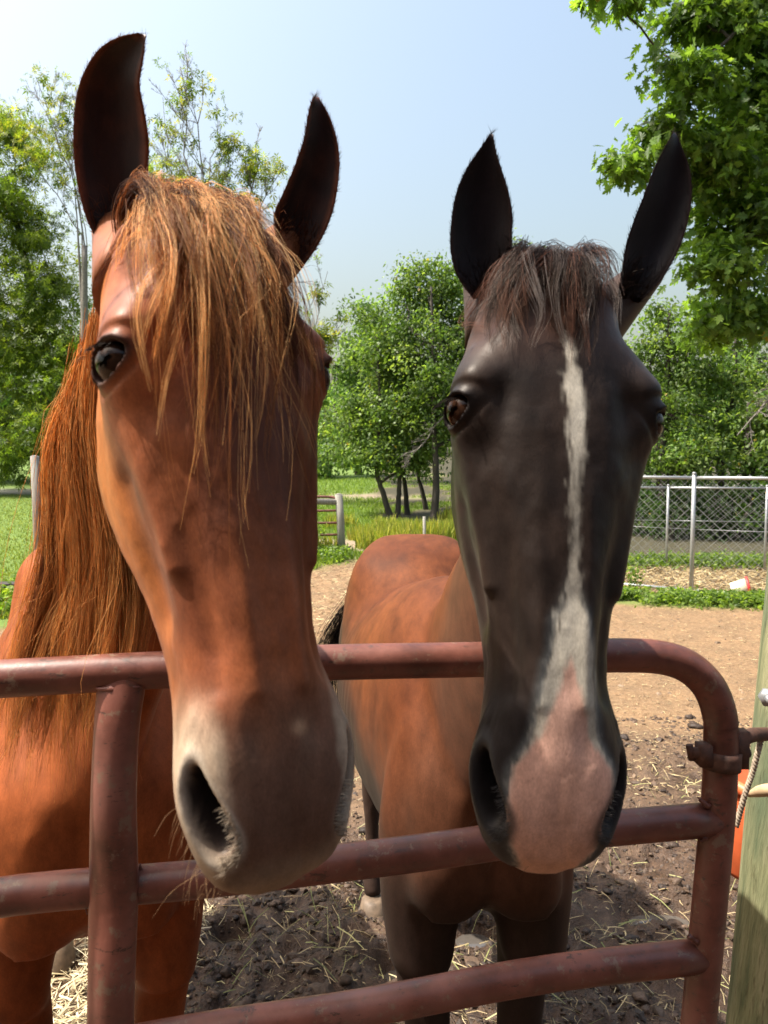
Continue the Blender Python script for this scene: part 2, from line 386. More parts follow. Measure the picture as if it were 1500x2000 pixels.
def head_local(nq=84, nw=300, widen=None):
    ws = np.array([s[0] for s in ST]); C = np.array([s[1] for s in ST], float)       # (S,7,2)
    if widen is not None: C[:, :, 0] *= widen(ws)[:, None]
    w_ = np.concatenate([np.linspace(ws[0], ws[-1], nw)])
    # Hermite along w
    D = np.gradient(C, ws, axis=0)
    i = np.clip(np.searchsorted(ws, w_) - 1, 0, len(ws) - 2); h = (ws[i + 1] - ws[i]); t = (w_ - ws[i]) / h
    t = t[:, None, None]; h = h[:, None, None]
    R = (2*t**3-3*t**2+1)*C[i] + (t**3-2*t**2+t)*h*D[i] + (-2*t**3+3*t**2)*C[i+1] + (t**3-t**2)*h*D[i+1]   # (nw,7,2)
    # Hermite round the section with mirrored ends
    kn = np.concatenate([[-KN[1]], KN, [2 - KN[-2]]])
    mir = np.array([-1, 1])
    E = np.concatenate([R[:, 1:2] * mir, R, R[:, -2:-1] * mir], 1)
    DE = (E[:, 2:] - E[:, :-2]) / (kn[2:] - kn[:-2])[None, :, None]
    # denser towards the front
    q = np.linspace(0, 1, nq); q = q ** 1.15
    j = np.clip(np.searchsorted(KN, q) - 1, 0, 5); hh = (KN[j + 1] - KN[j])[None, :, None]; s = ((q - KN[j]) / (KN[j + 1] - KN[j]))[None, :, None]
    A, B, DA, DB = R[:, j], R[:, j + 1], DE[:, j], DE[:, j + 1]
    S = (2*s**3-3*s**2+1)*A + (s**3-2*s**2+s)*hh*DA + (-2*s**3+3*s**2)*B + (s**3-s**2)*hh*DB      # (nw,nq,2)
    right = S; left = S[:, 1:-1][:, ::-1] * mir
    ring = np.concatenate([right, left], 1)                        # (nw, n, 2)
    n = ring.shape[1]
    L = np.stack([ring[..., 0], ring[..., 1], np.repeat(w_[:, None], n, 1)], -1)   # x, v, w
    return L, n
def grid_normals(L):
    du = np.roll(L, -1, 1) - np.roll(L, 1, 1); dv = np.gradient(L, axis=0)
    nn_ = nrm(np.cross(du, dv))
    c = L.mean(1, keepdims=True)
    s = np.sign(((L - c) * nn_).sum(-1).mean())
    return nn_ * s
def gb(L, c, s, sym=True):
    x = np.abs(L[..., 0]) if sym else L[..., 0]
    return np.exp(-(((x - c[0]) / s[0]) ** 2 + ((L[..., 1] - c[1]) / s[1]) ** 2 + ((L[..., 2] - c[2]) / s[2]) ** 2))
def seg(L, a, b):
    """distance to a segment in |x|,v,w space and the parameter along it"""
    p = np.stack([np.abs(L[..., 0]), L[..., 1], L[..., 2]], -1); a = np.array(a); b = np.array(b); d = b - a
    t = np.clip(((p - a) @ d) / (d @ d), 0, 1); return np.linalg.norm(p - a - t[..., None] * d, axis=-1), t

EYE = np.array([.097, -.006, .004]); NOS = np.array([.056, -.029, .382])
def shape_head(L, vein=False):
    Nn = grid_normals(L); D = np.zeros(L.shape[:2])
    D += .011 * gb(L, (.088, .010, -.026), (.022, .022, .020))            # brow
    D += .007 * gb(L, (.094, -.006, .0), (.016, .026, .030))
    D -= .007 * gb(L, (.064, .022, .004), (.016, .02, .030))
    D -= .013 * gb(L, (.074, -.012, -.088), (.020, .028, .026))           # hollow above the eye
    D -= .005 * gb(L, (.070, .004, .045), (.018, .02, .022))
    d, t = seg(L, (.083, -.014, .055), (.060, -.022, .185)); D += .0100 * np.exp(-(d / .010) ** 2) * (.35 + .65 * t)      # cheekbone crest
    d, t = seg(L, (.080, -.055, .10), (.058, -.060, .215)); D -= .009 * np.exp(-(d / .02) ** 2)
    d, t = seg(L, (.046, .0, .10), (.042, -.010, .29)); D -= .0065 * np.exp(-(d / .013) ** 2)
    d, t = seg(L, (.024, .02, .02), (.022, .010, .30)); D += .0035 * np.exp(-(d / .009) ** 2)
    D += .003 * gb(L, (.080, -.11, .07), (.04, .05, .06))                 # masseter
    d, t = seg(L, (.052, -.06, .26), (.045, -.09, .37)); D -= .004 * np.exp(-(d / .012) ** 2)
    D -= .0010 * gb(L, (.0, -.01, .40), (.007, .03, .03))
    D -= .004 * gb(L, (.026, .002, .335), (.012, .02, .022))              # hollow above the nostril
    D += .003 * gb(L, (.046, -.055, .435), (.02, .025, .02))
    # mouth
    d, t = seg(L, (.0, -.078, .466), (.046, -.070, .420)); D -= .008 * np.exp(-(d / .0042) ** 2)
    d, t = seg(L, (.046, -.070, .420), (.056, -.080, .345)); D -= .008 * np.exp(-(d / .005) ** 2) * (1 - .6 * t)
    D += .006 * gb(L, (.02, -.12, .40), (.03, .02, .025))                 # chin
    for k in range(3):
        d, t = seg(L, (.075 + .006 * k, .012 - .008 * k, -.028 - .007 * k), (.103, -.02, -.030 - .008 * k)); D -= .0016 * np.exp(-(d / .0026) ** 2)   # lid wrinkles
    if vein:
        for a, b in (((.052, .002, .135), (.060, -.010, .150)), ((.060, -.010, .150), (.066, -.022, .165)), ((.064, -.03, .12), (.052, -.03, .21)), ((.052, -.03, .21), (.046, -.02, .26))):
            d, t = seg(L, a, b); D += .0036 * np.exp(-(d / .0042) ** 2)
    D += .0015 * fbm(np.stack([L[..., 0] * 45, L[..., 1] * 45, L[..., 2] * 30], -1), 4, 4) * (1 - .7 * sstep(.26, .34, L[..., 2]))
    D += .0003 * fbm(L * 260, 2, 14) * sstep(.30, .38, L[..., 2])
    wr = np.sin(seg(L, (.062, -.02, .30), (.064, -.03, .335))[0] * 900) * np.exp(-((seg(L, (.058, -.03, .318), (.05, -.075, .40))[0]) / .014) ** 2); D += .0007 * wr
    L2 = L + D[..., None] * Nn
    Nn = grid_normals(L2)
    info = {}
    ax = np.abs(L2[..., 0]); sx = np.sign(L2[..., 0])
    # ---- nostril: comma that leans towards the midline at its lower end
    k = np.argmin(np.linalg.norm(L2 - NOS, axis=-1)); nc = L2.reshape(-1, 3)[k].copy(); nn0 = Nn.reshape(-1, 3)[k].copy()
    lat = nrm(np.cross(np.array([0, 0, 1.0]), nn0)); lat *= np.sign(lat[0]); dn = nrm(np.cross(nn0, lat)); dn *= np.sign(dn[2])
    p = np.stack([ax, L2[..., 1], L2[..., 2]], -1) - nc
    a_ = p @ lat; b_ = p @ dn; c_ = p @ nn0
    rot = math.radians(6); u = a_ * math.cos(rot) - b_ * math.sin(rot); v = a_ * math.sin(rot) + b_ * math.cos(rot)
    u = u + .005 * np.sin(np.clip(v / .034, -1.3, 1.3) * 1.5)
    wd = .0150 * (1 - .18 * np.clip(-v / .035, -1, 1))
    An = np.sqrt((u / wd) ** 2 + (v / .039) ** 2) + 9 * (np.abs(c_) > .03)
    depth = .032 * sstep(1.02, .50, An)
    rim = (.0030 * np.exp(-((An - 1.16) / .20) ** 2) + .0035 * np.exp(-((An - 1.55) / .5) ** 2)) * (1 + .5 * np.tanh(u / .006))
    dirn = np.stack([-sx * .75, -.55 * np.ones_like(sx), -.35 * np.ones_like(sx)], -1)
    L3 = L2 + depth[..., None] * nrm(dirn) + rim[..., None] * Nn
    info['An'] = An
    # ---- eye opening
    k = np.argmin(np.linalg.norm(L3 - EYE, axis=-1)); ec = L3.reshape(-1, 3)[k].copy(); en = Nn.reshape(-1, 3)[k].copy()
    en = nrm(en + np.array([0, .12, .05]))
    e1 = nrm(np.cross(np.array([0, 0, 1.0]), en)); e1 *= -np.sign(e1[1]); e2 = nrm(np.cross(en, e1)); e2 *= np.sign(e2[2])   # e1 backwards, e2 down
    p = np.stack([ax, L3[..., 1], L3[..., 2]], -1) - ec
    a_ = p @ e1; b_ = p @ e2; c_ = p @ en
    rot = math.radians(20); u = a_ * math.cos(rot) + b_ * math.sin(rot); v = -a_ * math.sin(rot) + b_ * math.cos(rot)
    hv = np.where(v < 0, .0145, .0112)
    Ae = np.sqrt((np.abs(u) / .0220) ** 2.0 + (v / hv) ** 2) + 9 * (np.abs(c_) > .03)
    lid = .0048 * np.exp(-((Ae - 1.20) / .16) ** 2) * np.where(v < 0, 1.25, .55) - .002 * np.exp(-((Ae - 1.75) / .2) ** 2)
    push = .017 * sstep(1.06, .86, Ae)
    ensym = np.stack([sx * en[0], np.full_like(sx, en[1]), np.full_like(sx, en[2])], -1)
    L4 = L3 + (lid - push)[..., None] * ensym
    info['Ae'] = Ae; info['ec'] = ec; info['en'] = en; info['ev'] = v
    return L4, info

class Head:
    def __init__(s, epx, epy, ed, mpx, mpy, md, yaw, widen=None, vein=False, size=None, nw=250):
        s.E = P(epx, epy, ed); Mz = P(mpx, mpy, md)
        s.a = nrm(Mz - s.E); s.s = size or np.linalg.norm(Mz - s.E) / .455
        B = -FW; r = nrm(RT - s.a * (RT @ s.a)); b = np.cross(s.a, r); b *= np.sign(b @ B)
        y = math.radians(yaw)
        s.n = b * math.cos(y) + r * math.sin(y); s.l = r * math.cos(y) - b * math.sin(y)
        L, n = head_local(widen=widen, nw=nw); s.raw = L; s.nring = n
        s.L, s.info = shape_head(L, vein)
        # front surface table  v(|x|, w)
        s.tw = L[:, 0, 2]; nq = 84; s.tx = np.linspace(0, .13, 80)
        T = []
        for row in L[:, :nq]:
            m = int(np.argmax(row[:, 0])) + 1; x = row[:m, 0]; v = row[:m, 1]
            T.append(np.where(s.tx <= x[-1], np.interp(s.tx, x, v), v[-1] - 1.6 * (s.tx - x[-1])))
        s.T = np.array(T)
    def W(s, L): L = np.asarray(L, float); return s.E + s.s * (L[..., 0:1] * s.l + L[..., 1:2] * s.n + L[..., 2:3] * s.a)
    def vfront(s, x, w):
        i = np.clip((w - s.tw[0]) / (s.tw[-1] - s.tw[0]) * (len(s.tw) - 1), 0, len(s.tw) - 1.001); j = np.clip(np.abs(x) / .13 * 79, 0, 78.999)
        a = i.astype(int); b = j.astype(int); f = i - a; g = j - b
        return (s.T[a, b]*(1-f)*(1-g) + s.T[a+1, b]*f*(1-g) + s.T[a, b+1]*(1-f)*g + s.T[a+1, b+1]*f*g)
    def mesh(s):
        nw, n = s.L.shape[:2]; V = s.L.reshape(-1, 3)
        i = np.arange(nw - 1)[:, None] * n; j = np.arange(n)[None]; jn = (j + 1) % n
        Q = np.stack([i + j, i + jn, i + n + jn, i + n + j], -1).reshape(-1, 4)
        top = s.L[0].mean(0) + np.array([0, 0, -.006]); bot = s.L[-1].mean(0) + np.array([0, 0, .003])
        V = np.vstack([V, top, bot]); k = np.arange(n); kn = (k + 1) % n
        T = np.vstack([np.stack([kn, k, np.full(n, nw * n)], -1), np.stack([(nw - 1) * n + k, (nw - 1) * n + kn, np.full(n, nw * n + 1)], -1)])
        return V, Q, T

def ear(left, right, d0, d1, cup, thick=.005, n=26, m=15, lean=0.0):
    """cupped shell; left/right: outline points (photo pixels) from base to tip at distances d0 (base) .. d1 (tip)"""
    Lp = spline(left, n); Rp = spline(right, n)
    t = np.linspace(0, 1, n); d = d0 + (d1 - d0) * t
    A = at(Lp[:, 0], Lp[:, 1], d + lean); B = at(Rp[:, 0], Rp[:, 1], d - lean)
    s = np.linspace(0, 1, m)
    wdt = np.linalg.norm(B - A, axis=1)
    prof = (1 - (2 * s - 1) ** 2)
    depth = cup * wdt[:, None] * prof[None] * (1.0 - .55 * t[:, None])
    ctr = A[:, None] * (1 - s)[None, :, None] + B[:, None] * s[None, :, None]
    fwd = nrm(ctr)
    fw = nrm(ctr - CAM)
    inner = ctr + fw * depth[..., None]
    outer = ctr + fw * (depth + thick * (.25 + prof[None]) + .0008)[..., None]
    # curl the rims towards the viewer a little
    return inner, outer
def ear_mesh(inner, outer):
    n, m = inner.shape[:2]
    V = np.vstack([inner.reshape(-1, 3), outer.reshape(-1, 3)]); o = n * m
    i = np.arange(n - 1)[:, None] * m; j = np.arange(m - 1)[None]
    Qi = np.stack([i + j, i + j + 1, i + m + j + 1, i + m + j], -1).reshape(-1, 4)
    Qo = Qi[:, ::-1] + o
    k = np.arange(n - 1) * m
    e1 = np.stack([k, k + m, k + m + o, k + o], -1); k2 = k + m - 1; e2 = np.stack([k2 + m, k2, k2 + o, k2 + m + o], -1)
    jj = np.arange(m - 1); e3 = np.stack([jj + 1, jj, jj + o, jj + 1 + o], -1); tb = (n - 1) * m; e4 = np.stack([tb + jj, tb + jj + 1, tb + jj + 1 + o, tb + jj + o], -1)
    return V, np.vstack([Qi, Qo, e1, e2, e3, e4])

# ------------------------------------------------------------------ horses: body by voxel union of lofts
def loft(mb, secs, lat=None, n=22, sub=5):
    """secs: rows (x,y,z, half width, half height); lat: lateral unit vector or None"""
    S = spline(np.array(secs, float), (len(secs) - 1) * sub + 1)
    c = S[:, :3]; t = nrm(np.gradient(c, axis=0))
    l = np.tile(lat, (len(c), 1)) if lat is not None else nrm(np.cross(t, [0, 1.0, .2]))
    l = nrm(l - t * (l * t).sum(1, keepdims=True)); u = np.cross(l, t)
    a = np.linspace(0, 2 * math.pi, n, endpoint=False)
    rw = np.maximum(S[:, 3], .004); rh = np.maximum(S[:, 4], .004)
    V = c[:, None] + (rw[:, None] * np.cos(a))[..., None] * l[:, None] + (rh[:, None] * np.sin(a))[..., None] * u[:, None]
    m = len(c); i = np.arange(m - 1)[:, None] * n; j = np.arange(n)[None]; jn = (j + 1) % n
    Q = np.stack([i + j, i + jn, i + n + jn, i + n + j], -1).reshape(-1, 4)
    V = np.vstack([V.reshape(-1, 3), c[0], c[-1]]); k = np.arange(n); kn = (k + 1) % n
    T = np.vstack([np.stack([kn, k, np.full(n, m * n)], -1), np.stack([(m - 1) * n + k, (m - 1) * n + kn, np.full(n, m * n + 1)], -1)])
    mb.push(V, Q, T)
def remesh(mb, voxel, it):
    me = mb.mesh('tmp', []); o = bpy.data.objects.new('tmp', me); COL.objects.link(o)
    r = o.modifiers.new('r', 'REMESH'); r.mode = 'VOXEL'; r.voxel_size = voxel
    s = o.modifiers.new('s', 'SMOOTH'); s.factor = .5; s.iterations = it
    dg = bpy.context.evaluated_depsgraph_get(); ev = o.evaluated_get(dg); m2 = ev.to_mesh()
    V = np.empty(len(m2.vertices) * 3, np.float32); m2.vertices.foreach_get('co', V); V = V.reshape(-1, 3).astype(float)
    nv = len(m2.loops); li = np.empty(nv, np.int32); m2.loops.foreach_get('vertex_index', li)
    lt = np.empty(len(m2.polygons), np.int32); m2.polygons.foreach_get('loop_total', lt)
    assert (lt == 4).all(); Q = li.reshape(-1, 4)
    N_ = np.empty(len(m2.vertices) * 3, np.float32); m2.vertices.foreach_get('normal', N_)
    ev.to_mesh_clear(); bpy.data.objects.remove(o); bpy.data.meshes.remove(me)
    return V, Q, N_.reshape(-1, 3).astype(float)

def horse_body(c0, head_dir, hd, legs, nk=1.0, wf=1.0, withers=1.40, croup=1.39, neck_mid=None, hind_s=1.34):
    """c0: chest point on the ground (x, y); head_dir: unit heading from chest to rump (x, y)"""
    h = np.array([head_dir[0], head_dir[1], 0.0]); h /= np.linalg.norm(h); lat = np.array([h[1], -h[0], 0.0])   # lateral, towards image right
    def B(s, z, l=0.0): return np.array([c0[0], c0[1], 0.0]) + h * s + lat * l + np.array([0, 0, z])
    mb = MB()
    secs = [(0.0, 1.0, .09, .12), (.06, 1.0, .165, .17), (.2, 1.01, .20, .27), (.42, withers - .37, .225, .35), (.7, 1.00, .255, .34), (.98, .97, .275, .335), (1.22, croup - .34, .26, .33), (1.40, croup - .29, .25, .285), (1.56, croup - .34, .20, .235), (1.64, croup - .36, .09, .12)]
    loft(mb, [(*B(s, z), a * (wf + (1 - wf) * sstep(.2, .8, s)), b) for s, z, a, b in secs], lat, 28)
    for q in (-1, 1):
        loft(mb, [(*B(.21, 1.14, .12*q*wf), .05, .08), (*B(.18, .98, .125*q*wf), .085, .11), (*B(.17, .82, .130*q*wf), .082, .095), (*B(.15, .66, .13*q*wf), .058, .07)], lat, 16)   # shoulders
        loft(mb, [(*B(.06, 1.02, .055*q*wf), .05, .05), (*B(.055, .93, .07*q*wf), .075, .06), (*B(.09, .84, .09*q*wf), .07, .07)], lat, 16)
        loft(mb, [(*B(1.46, 1.17, .10*q), .12, .15), (*B(1.44, 1.0, .145*q), .125, .19), (*B(1.40, .84, .145*q), .10, .14), (*B(1.40, .7, .14*q), .07, .09), (*B(1.47, .56, .13*q), .05, .055)], lat, 18)
    # neck to the poll
    p1 = hd.W([0, -.085, -.13]); p2 = hd.W([0, -.12, -.03]); 
    n0 = B(.36, 1.10); n1 = B(.22, 1.17)
    mid = (n1 * .5 + p2 * .5) if neck_mid is None else np.array(neck_mid)
    loft(mb, [(*n0, .15, .24), (*n1, .135 * nk, .25), (*(mid), .085 * nk, .175), (*(p2 * .72 + mid * .28), .066 * nk, .095), (*p1, .045, .06)], lat, 22)
    hooves = []
    fr = [(.84, .10, .078, .095), (.70, .06, .062, .075), (.56, .0, .05, .058), (.45, 0, .046, .05), (.40, 0, .04, .044), (.28, .01, .029, .033), (.17, .01, .030, .036), (.12, 0, .036, .042), (.075, -.03, .032, .036)]
    hi = [(.60, .02, .05, .06), (.50, .10, .042, .056), (.44, .10, .038, .046), (.30, .08, .030, .036), (.17, .06, .032, .04), (.12, .05, .038, .044), (.075, .02, .034, .038)]
    for q, ds in ((-1, legs[0]), (1, legs[1])):
        pts = [(*B(.16 + s + (0 if z > .7 else ds * (.84 - z)), z, (.135 - .02 * (z < .6)) * q * wf), a, b) for z, s, a, b in fr]
        loft(mb, pts, lat, 14, 4); hooves.append((B(.10 + ds * .8, 0, .115 * q * wf), 1))
    for q, ds in ((-1, legs[2]), (1, legs[3])):
        pts = [(*B(hind_s + s + ds, z, .15 * q), a, b) for z, s, a, b in hi]
        loft(mb, pts, lat, 14, 4); hooves.append((B(hind_s + ds, 0, .15 * q), 2))
    V, Q, N_ = remesh(mb, .0135, 12)
    S = (V - np.array([c0[0], c0[1], 0])) @ h; Lt = (V - np.array([c0[0], c0[1], 0])) @ lat
    # muscle relief
    d = np.zeros(len(V))
    d += .030 * np.exp(-((S - 1.2) / .12) ** 2 - ((np.abs(Lt) - .20) / .08) ** 2 - ((V[:, 2] - croup + .08) / .09) ** 2) + .020 * np.exp(-((S - 1.36) / .16) ** 2 - ((np.abs(Lt) - .13) / .07) ** 2) * (V[:, 2] > croup - .2) + .016 * np.exp(-((S - 1.56) / .08) ** 2 - ((np.abs(Lt) - .14) / .06) ** 2 - ((V[:, 2] - croup + .12) / .1) ** 2)     # hip point
    d -= .018 * np.exp(-((S - 1.04) / .10) ** 2 - ((V[:, 2] - croup + .16) / .12) ** 2)
    d -= .012 * np.exp(-((Lt) / .022) ** 2 - ((S - .02) / .08) ** 2 - ((V[:, 2] - .92) / .14) ** 2)                        # breast cleft
    d += .003 * np.sin(S * 2 * math.pi / .055) * np.exp(-((S - .85) / .22) ** 2 - ((V[:, 2] - 1.0) / .17) ** 2) * .5         # ribs
    d += .004 * fbm(V * 7, 3, 8)
    V = V + d[:, None] * N_
    return V, Q, N_, S, Lt, B, hooves, h, lat

def hoof_mesh(c, yaw):
    k = [(0, .062), (.012, .062), (.05, .052), (.078, .043), (.085, .030), (.086, .0)]
    n = 20; a = np.linspace(0, 2 * math.pi, n, endpoint=False); V = []
    for z, r in k:
        V.append(np.stack([r * np.cos(a) * .95, r * np.sin(a) * 1.08 + (.03 - z * .45) * -1 * .6, np.full(n, z)], -1))
    V = np.vstack(V); cc, ss = math.cos(yaw), math.sin(yaw)
    V = V @ np.array([[cc, ss, 0], [-ss, cc, 0], [0, 0, 1]]) + c
    m = len(k); i = np.arange(m - 1)[:, None] * n; j = np.arange(n)[None]; jn = (j + 1) % n
    return V, np.stack([i + j, i + jn, i + n + jn, i + n + j], -1).reshape(-1, 4)

# strands: list of guides -> mesh of thin three-sided tubes
def strands(name, G, R, C, mats, parent, seg_=None, tip=.25, tipcol=None, kind=None):
    """G: (N,K,3) points, R: (N,) radius, C: (N,3)"""
    N_, K = G.shape[:2]
    t = nrm(np.gradient(G, axis=1)); ref = nrm(rng.normal(size=(N_, 1, 3)))
    u = nrm(np.cross(t, ref)); v = np.cross(t, u)
    prof = (1 - (1 - tip) * np.linspace(0, 1, K) ** 1.5)[None] * R[:, None]
    a = np.array([0, 2.094, 4.189])
    V = G[:, :, None] + prof[..., None, None] * (np.cos(a)[:, None] * u[:, :, None] + np.sin(a)[:, None] * v[:, :, None])
    V = V.reshape(-1, 3)
    base = (np.arange(N_) * K * 3)[:, None, None]; k = (np.arange(K - 1) * 3)[None, :, None]; j = np.arange(3)[None, None]; jn = (j + 1) % 3
    Q = np.stack([base + k + j, base + k + jn, base + k + 3 + jn, base + k + 3 + j], -1).reshape(-1, 4)
    cc = np.repeat(C, K * 3, 0)
    if tipcol is not None:
        f = np.tile(np.repeat(np.linspace(0, 1, K), 3), N_)[:, None] ** 1.2
        cc = cc * (1 - f) + cc * np.asarray(tipcol) * f
    me = mk_mesh(name, V, Q, True, mats, cc)
    return add(name, me, parent, kind=kind)
def lock_strands(guides, per, spread0, spread1, jitter, wave, K=16):
    """guides (M,k,3) -> strands (M*per,K,3), clumped"""
    out_ = []; L0 = []
    for g in guides:
        c = spline(g, K); T = np.linspace(0, 1, K)[:, None]
        ph = rng.uniform(0, 6.28, 3); fr = rng.uniform(4, 9)
        c = c + wave * np.sin(T * fr + ph) * T ** .7 * rng.uniform(.4, 1.2)
        off = rng.normal(size=(per, 1, 3)) ; 
        sp = (spread0 * (1 - T) + spread1 * T)[None]
        w2 = jitter * np.sin(T[None] * rng.uniform(3, 14, (per, 1, 1)) + rng.uniform(0, 6.28, (per, 1, 3))) * T[None]
        s_ = c[None] + off * sp + w2
        # cut lengths
        ln = rng.uniform(.72, 1.0, per)
        tt = np.linspace(0, 1, K)[None] * ln[:, None] * (K - 1); i = np.minimum(tt.astype(int), K - 2); f = (tt - i)[..., None]
        r_ = np.arange(per)[:, None]
        out_.append(s_[r_, i] * (1 - f) + s_[r_, i + 1] * f); L0 += [len(out_) - 1] * per
    return np.concatenate(out_), np.array(L0)

def fur(name, V, Q, Cc, flow, n, length, parent, seed, mask=None, lift=.25, width=.00045):
    """short coat hair: one slim triangle each, shaded like the skin beneath"""
    r = np.random.default_rng(seed)
    A = V[Q[:, 0]]; nrmF = np.cross(V[Q[:, 2]] - A, V[Q[:, 3]] - V[Q[:, 1]]); ar = np.linalg.norm(nrmF, axis=1); Nf = nrmF / (ar[:, None] + 1e-12)
    wgt = ar.copy()
    if mask is not None: wgt *= mask
    vis = ((CAM - A) * Nf).sum(1) > -.12 * np.linalg.norm(CAM - A, axis=1); wgt *= vis
    f = r.choice(len(Q), n, p=wgt / wgt.sum()); u, v = r.random(n), r.random(n)
    q = Q[f]; b = [((1-u)*(1-v)), (u*(1-v)), (u*v), ((1-u)*v)]
    root = sum(V[q[:, k]] * b[k][:, None] for k in range(4)); c = sum(Cc[q[:, k]] * b[k][:, None] for k in range(4)); fl = sum(flow[q[:, k]] * b[k][:, None] for k in range(4))
    N0 = Nf[f]; fl = fl + r.normal(size=fl.shape) * .18; fl = nrm(fl - N0 * (fl * N0).sum(1, keepdims=True))
    d = nrm(fl + N0 * (lift * r.uniform(.3, 1.5, (n, 1)))); ln = length * r.uniform(.6, 1.3, (n, 1))
    side = nrm(np.cross(d, N0)) * width
    VV = np.stack([root - side, root + side, root + d * ln - N0 * ln * .08], 1).reshape(-1, 3)
    c = c * r.uniform(.7, 1.4, (n, 1))
    me = mk_mesh(name, VV, np.arange(3 * n).reshape(-1, 3), True, [M['fur']], np.repeat(c, 3, 0))
    nn_ = nrm(np.repeat(N0, 3, 0) + .22 * r.normal(size=(3 * n, 3)))
    me.normals_split_custom_set_from_vertices(nn_.tolist())
    return add(name, me, parent, kind='stuff')

def make_eye(hd, side, parent, iris):
    ec = hd.info['ec'] * np.array([side, 1, 1]); en = hd.info['en'] * np.array([side, 1, 1])
    r = .0225; c = ec - en * .0180
    n = 24; th = np.linspace(0, math.pi, 17); ph = np.linspace(0, 2 * math.pi, n, endpoint=False)
    z = nrm(en); xx = nrm(np.cross(z, [0, .3, 1.0])); yy = np.cross(z, xx)
    pts = [];  cols = []
    for t in th:
        for p in ph:
            pts.append(c + r * (math.cos(t) * z + math.sin(t) * (math.cos(p) * xx + math.sin(p) * yy)))
            e = math.sqrt((math.sin(t) * math.cos(p) / .42) ** 2 + (math.sin(t) * math.sin(p) / .24) ** 2)
            a = .004 if e < 1 and t < 1.5 else 1
            cols.append(np.array(iris) * a if t < .95 else np.array((.012, .009, .008)) if t < 1.25 else np.array((.05, .04, .035)))
    m = len(th); i = np.arange(m - 1)[:, None] * n; j = np.arange(n)[None]; jn = (j + 1) % n
    Q = np.stack([i + j, i + jn, i + n + jn, i + n + j], -1).reshape(-1, 4)
    me = mk_mesh('eye', hd.W(np.array(pts)), Q, True, [M['eye']], np.array(cols))
    o = add('eye', me, parent)
    # lashes on the upper lid
    G = []
    e2 = nrm(np.cross(z, nrm(np.cross([0, 0, 1.0], z))))
    e2 = e2 if e2[2] > 0 else -e2; e1 = nrm(np.cross(e2, z)); e1 = e1 if e1[1] < 0 else -e1
    for k in range(34):
        s_ = rng.uniform(-.021, .021); up = -.0135 * math.sqrt(max(0, 1 - (s_ / .024) ** 2))
        b0 = ec + e1 * (s_ * .94 - up * .34 * 0) + e2 * up + en * .006
        ln = rng.uniform(.006, .015)
        G.append([b0, b0 + en * ln * .6 + e2 * ln * .1 + e1 * rng.normal() * .002, b0 + en * ln * .95 + e2 * ln * .45 + e1 * rng.normal() * .004])
    G = hd.W(np.array(G)); strands('eyelash', np.array([spline(g, 5) for g in G]), np.full(len(G), .0002), np.tile((.03, .02, .015), (len(G), 1)), [M['hair']], parent, kind='stuff')
m_, N_, b_ = mat('eye_glass'); ca = attr(N_, 'col'); N_.links.new(ca.outputs['Color'], b_.inputs['Base Color'])
b_.inputs['Roughness'].default_value = .10; b_.inputs['Specular IOR Level'].default_value = .15; b_.inputs['Coat Weight'].default_value = .12; b_.inputs['Coat Roughness'].default_value = .02
M['eye'] = m_

def mixc(a, b, f): f = np.asarray(f)[..., None]; return np.asarray(a) * (1 - f) + np.asarray(b) * f

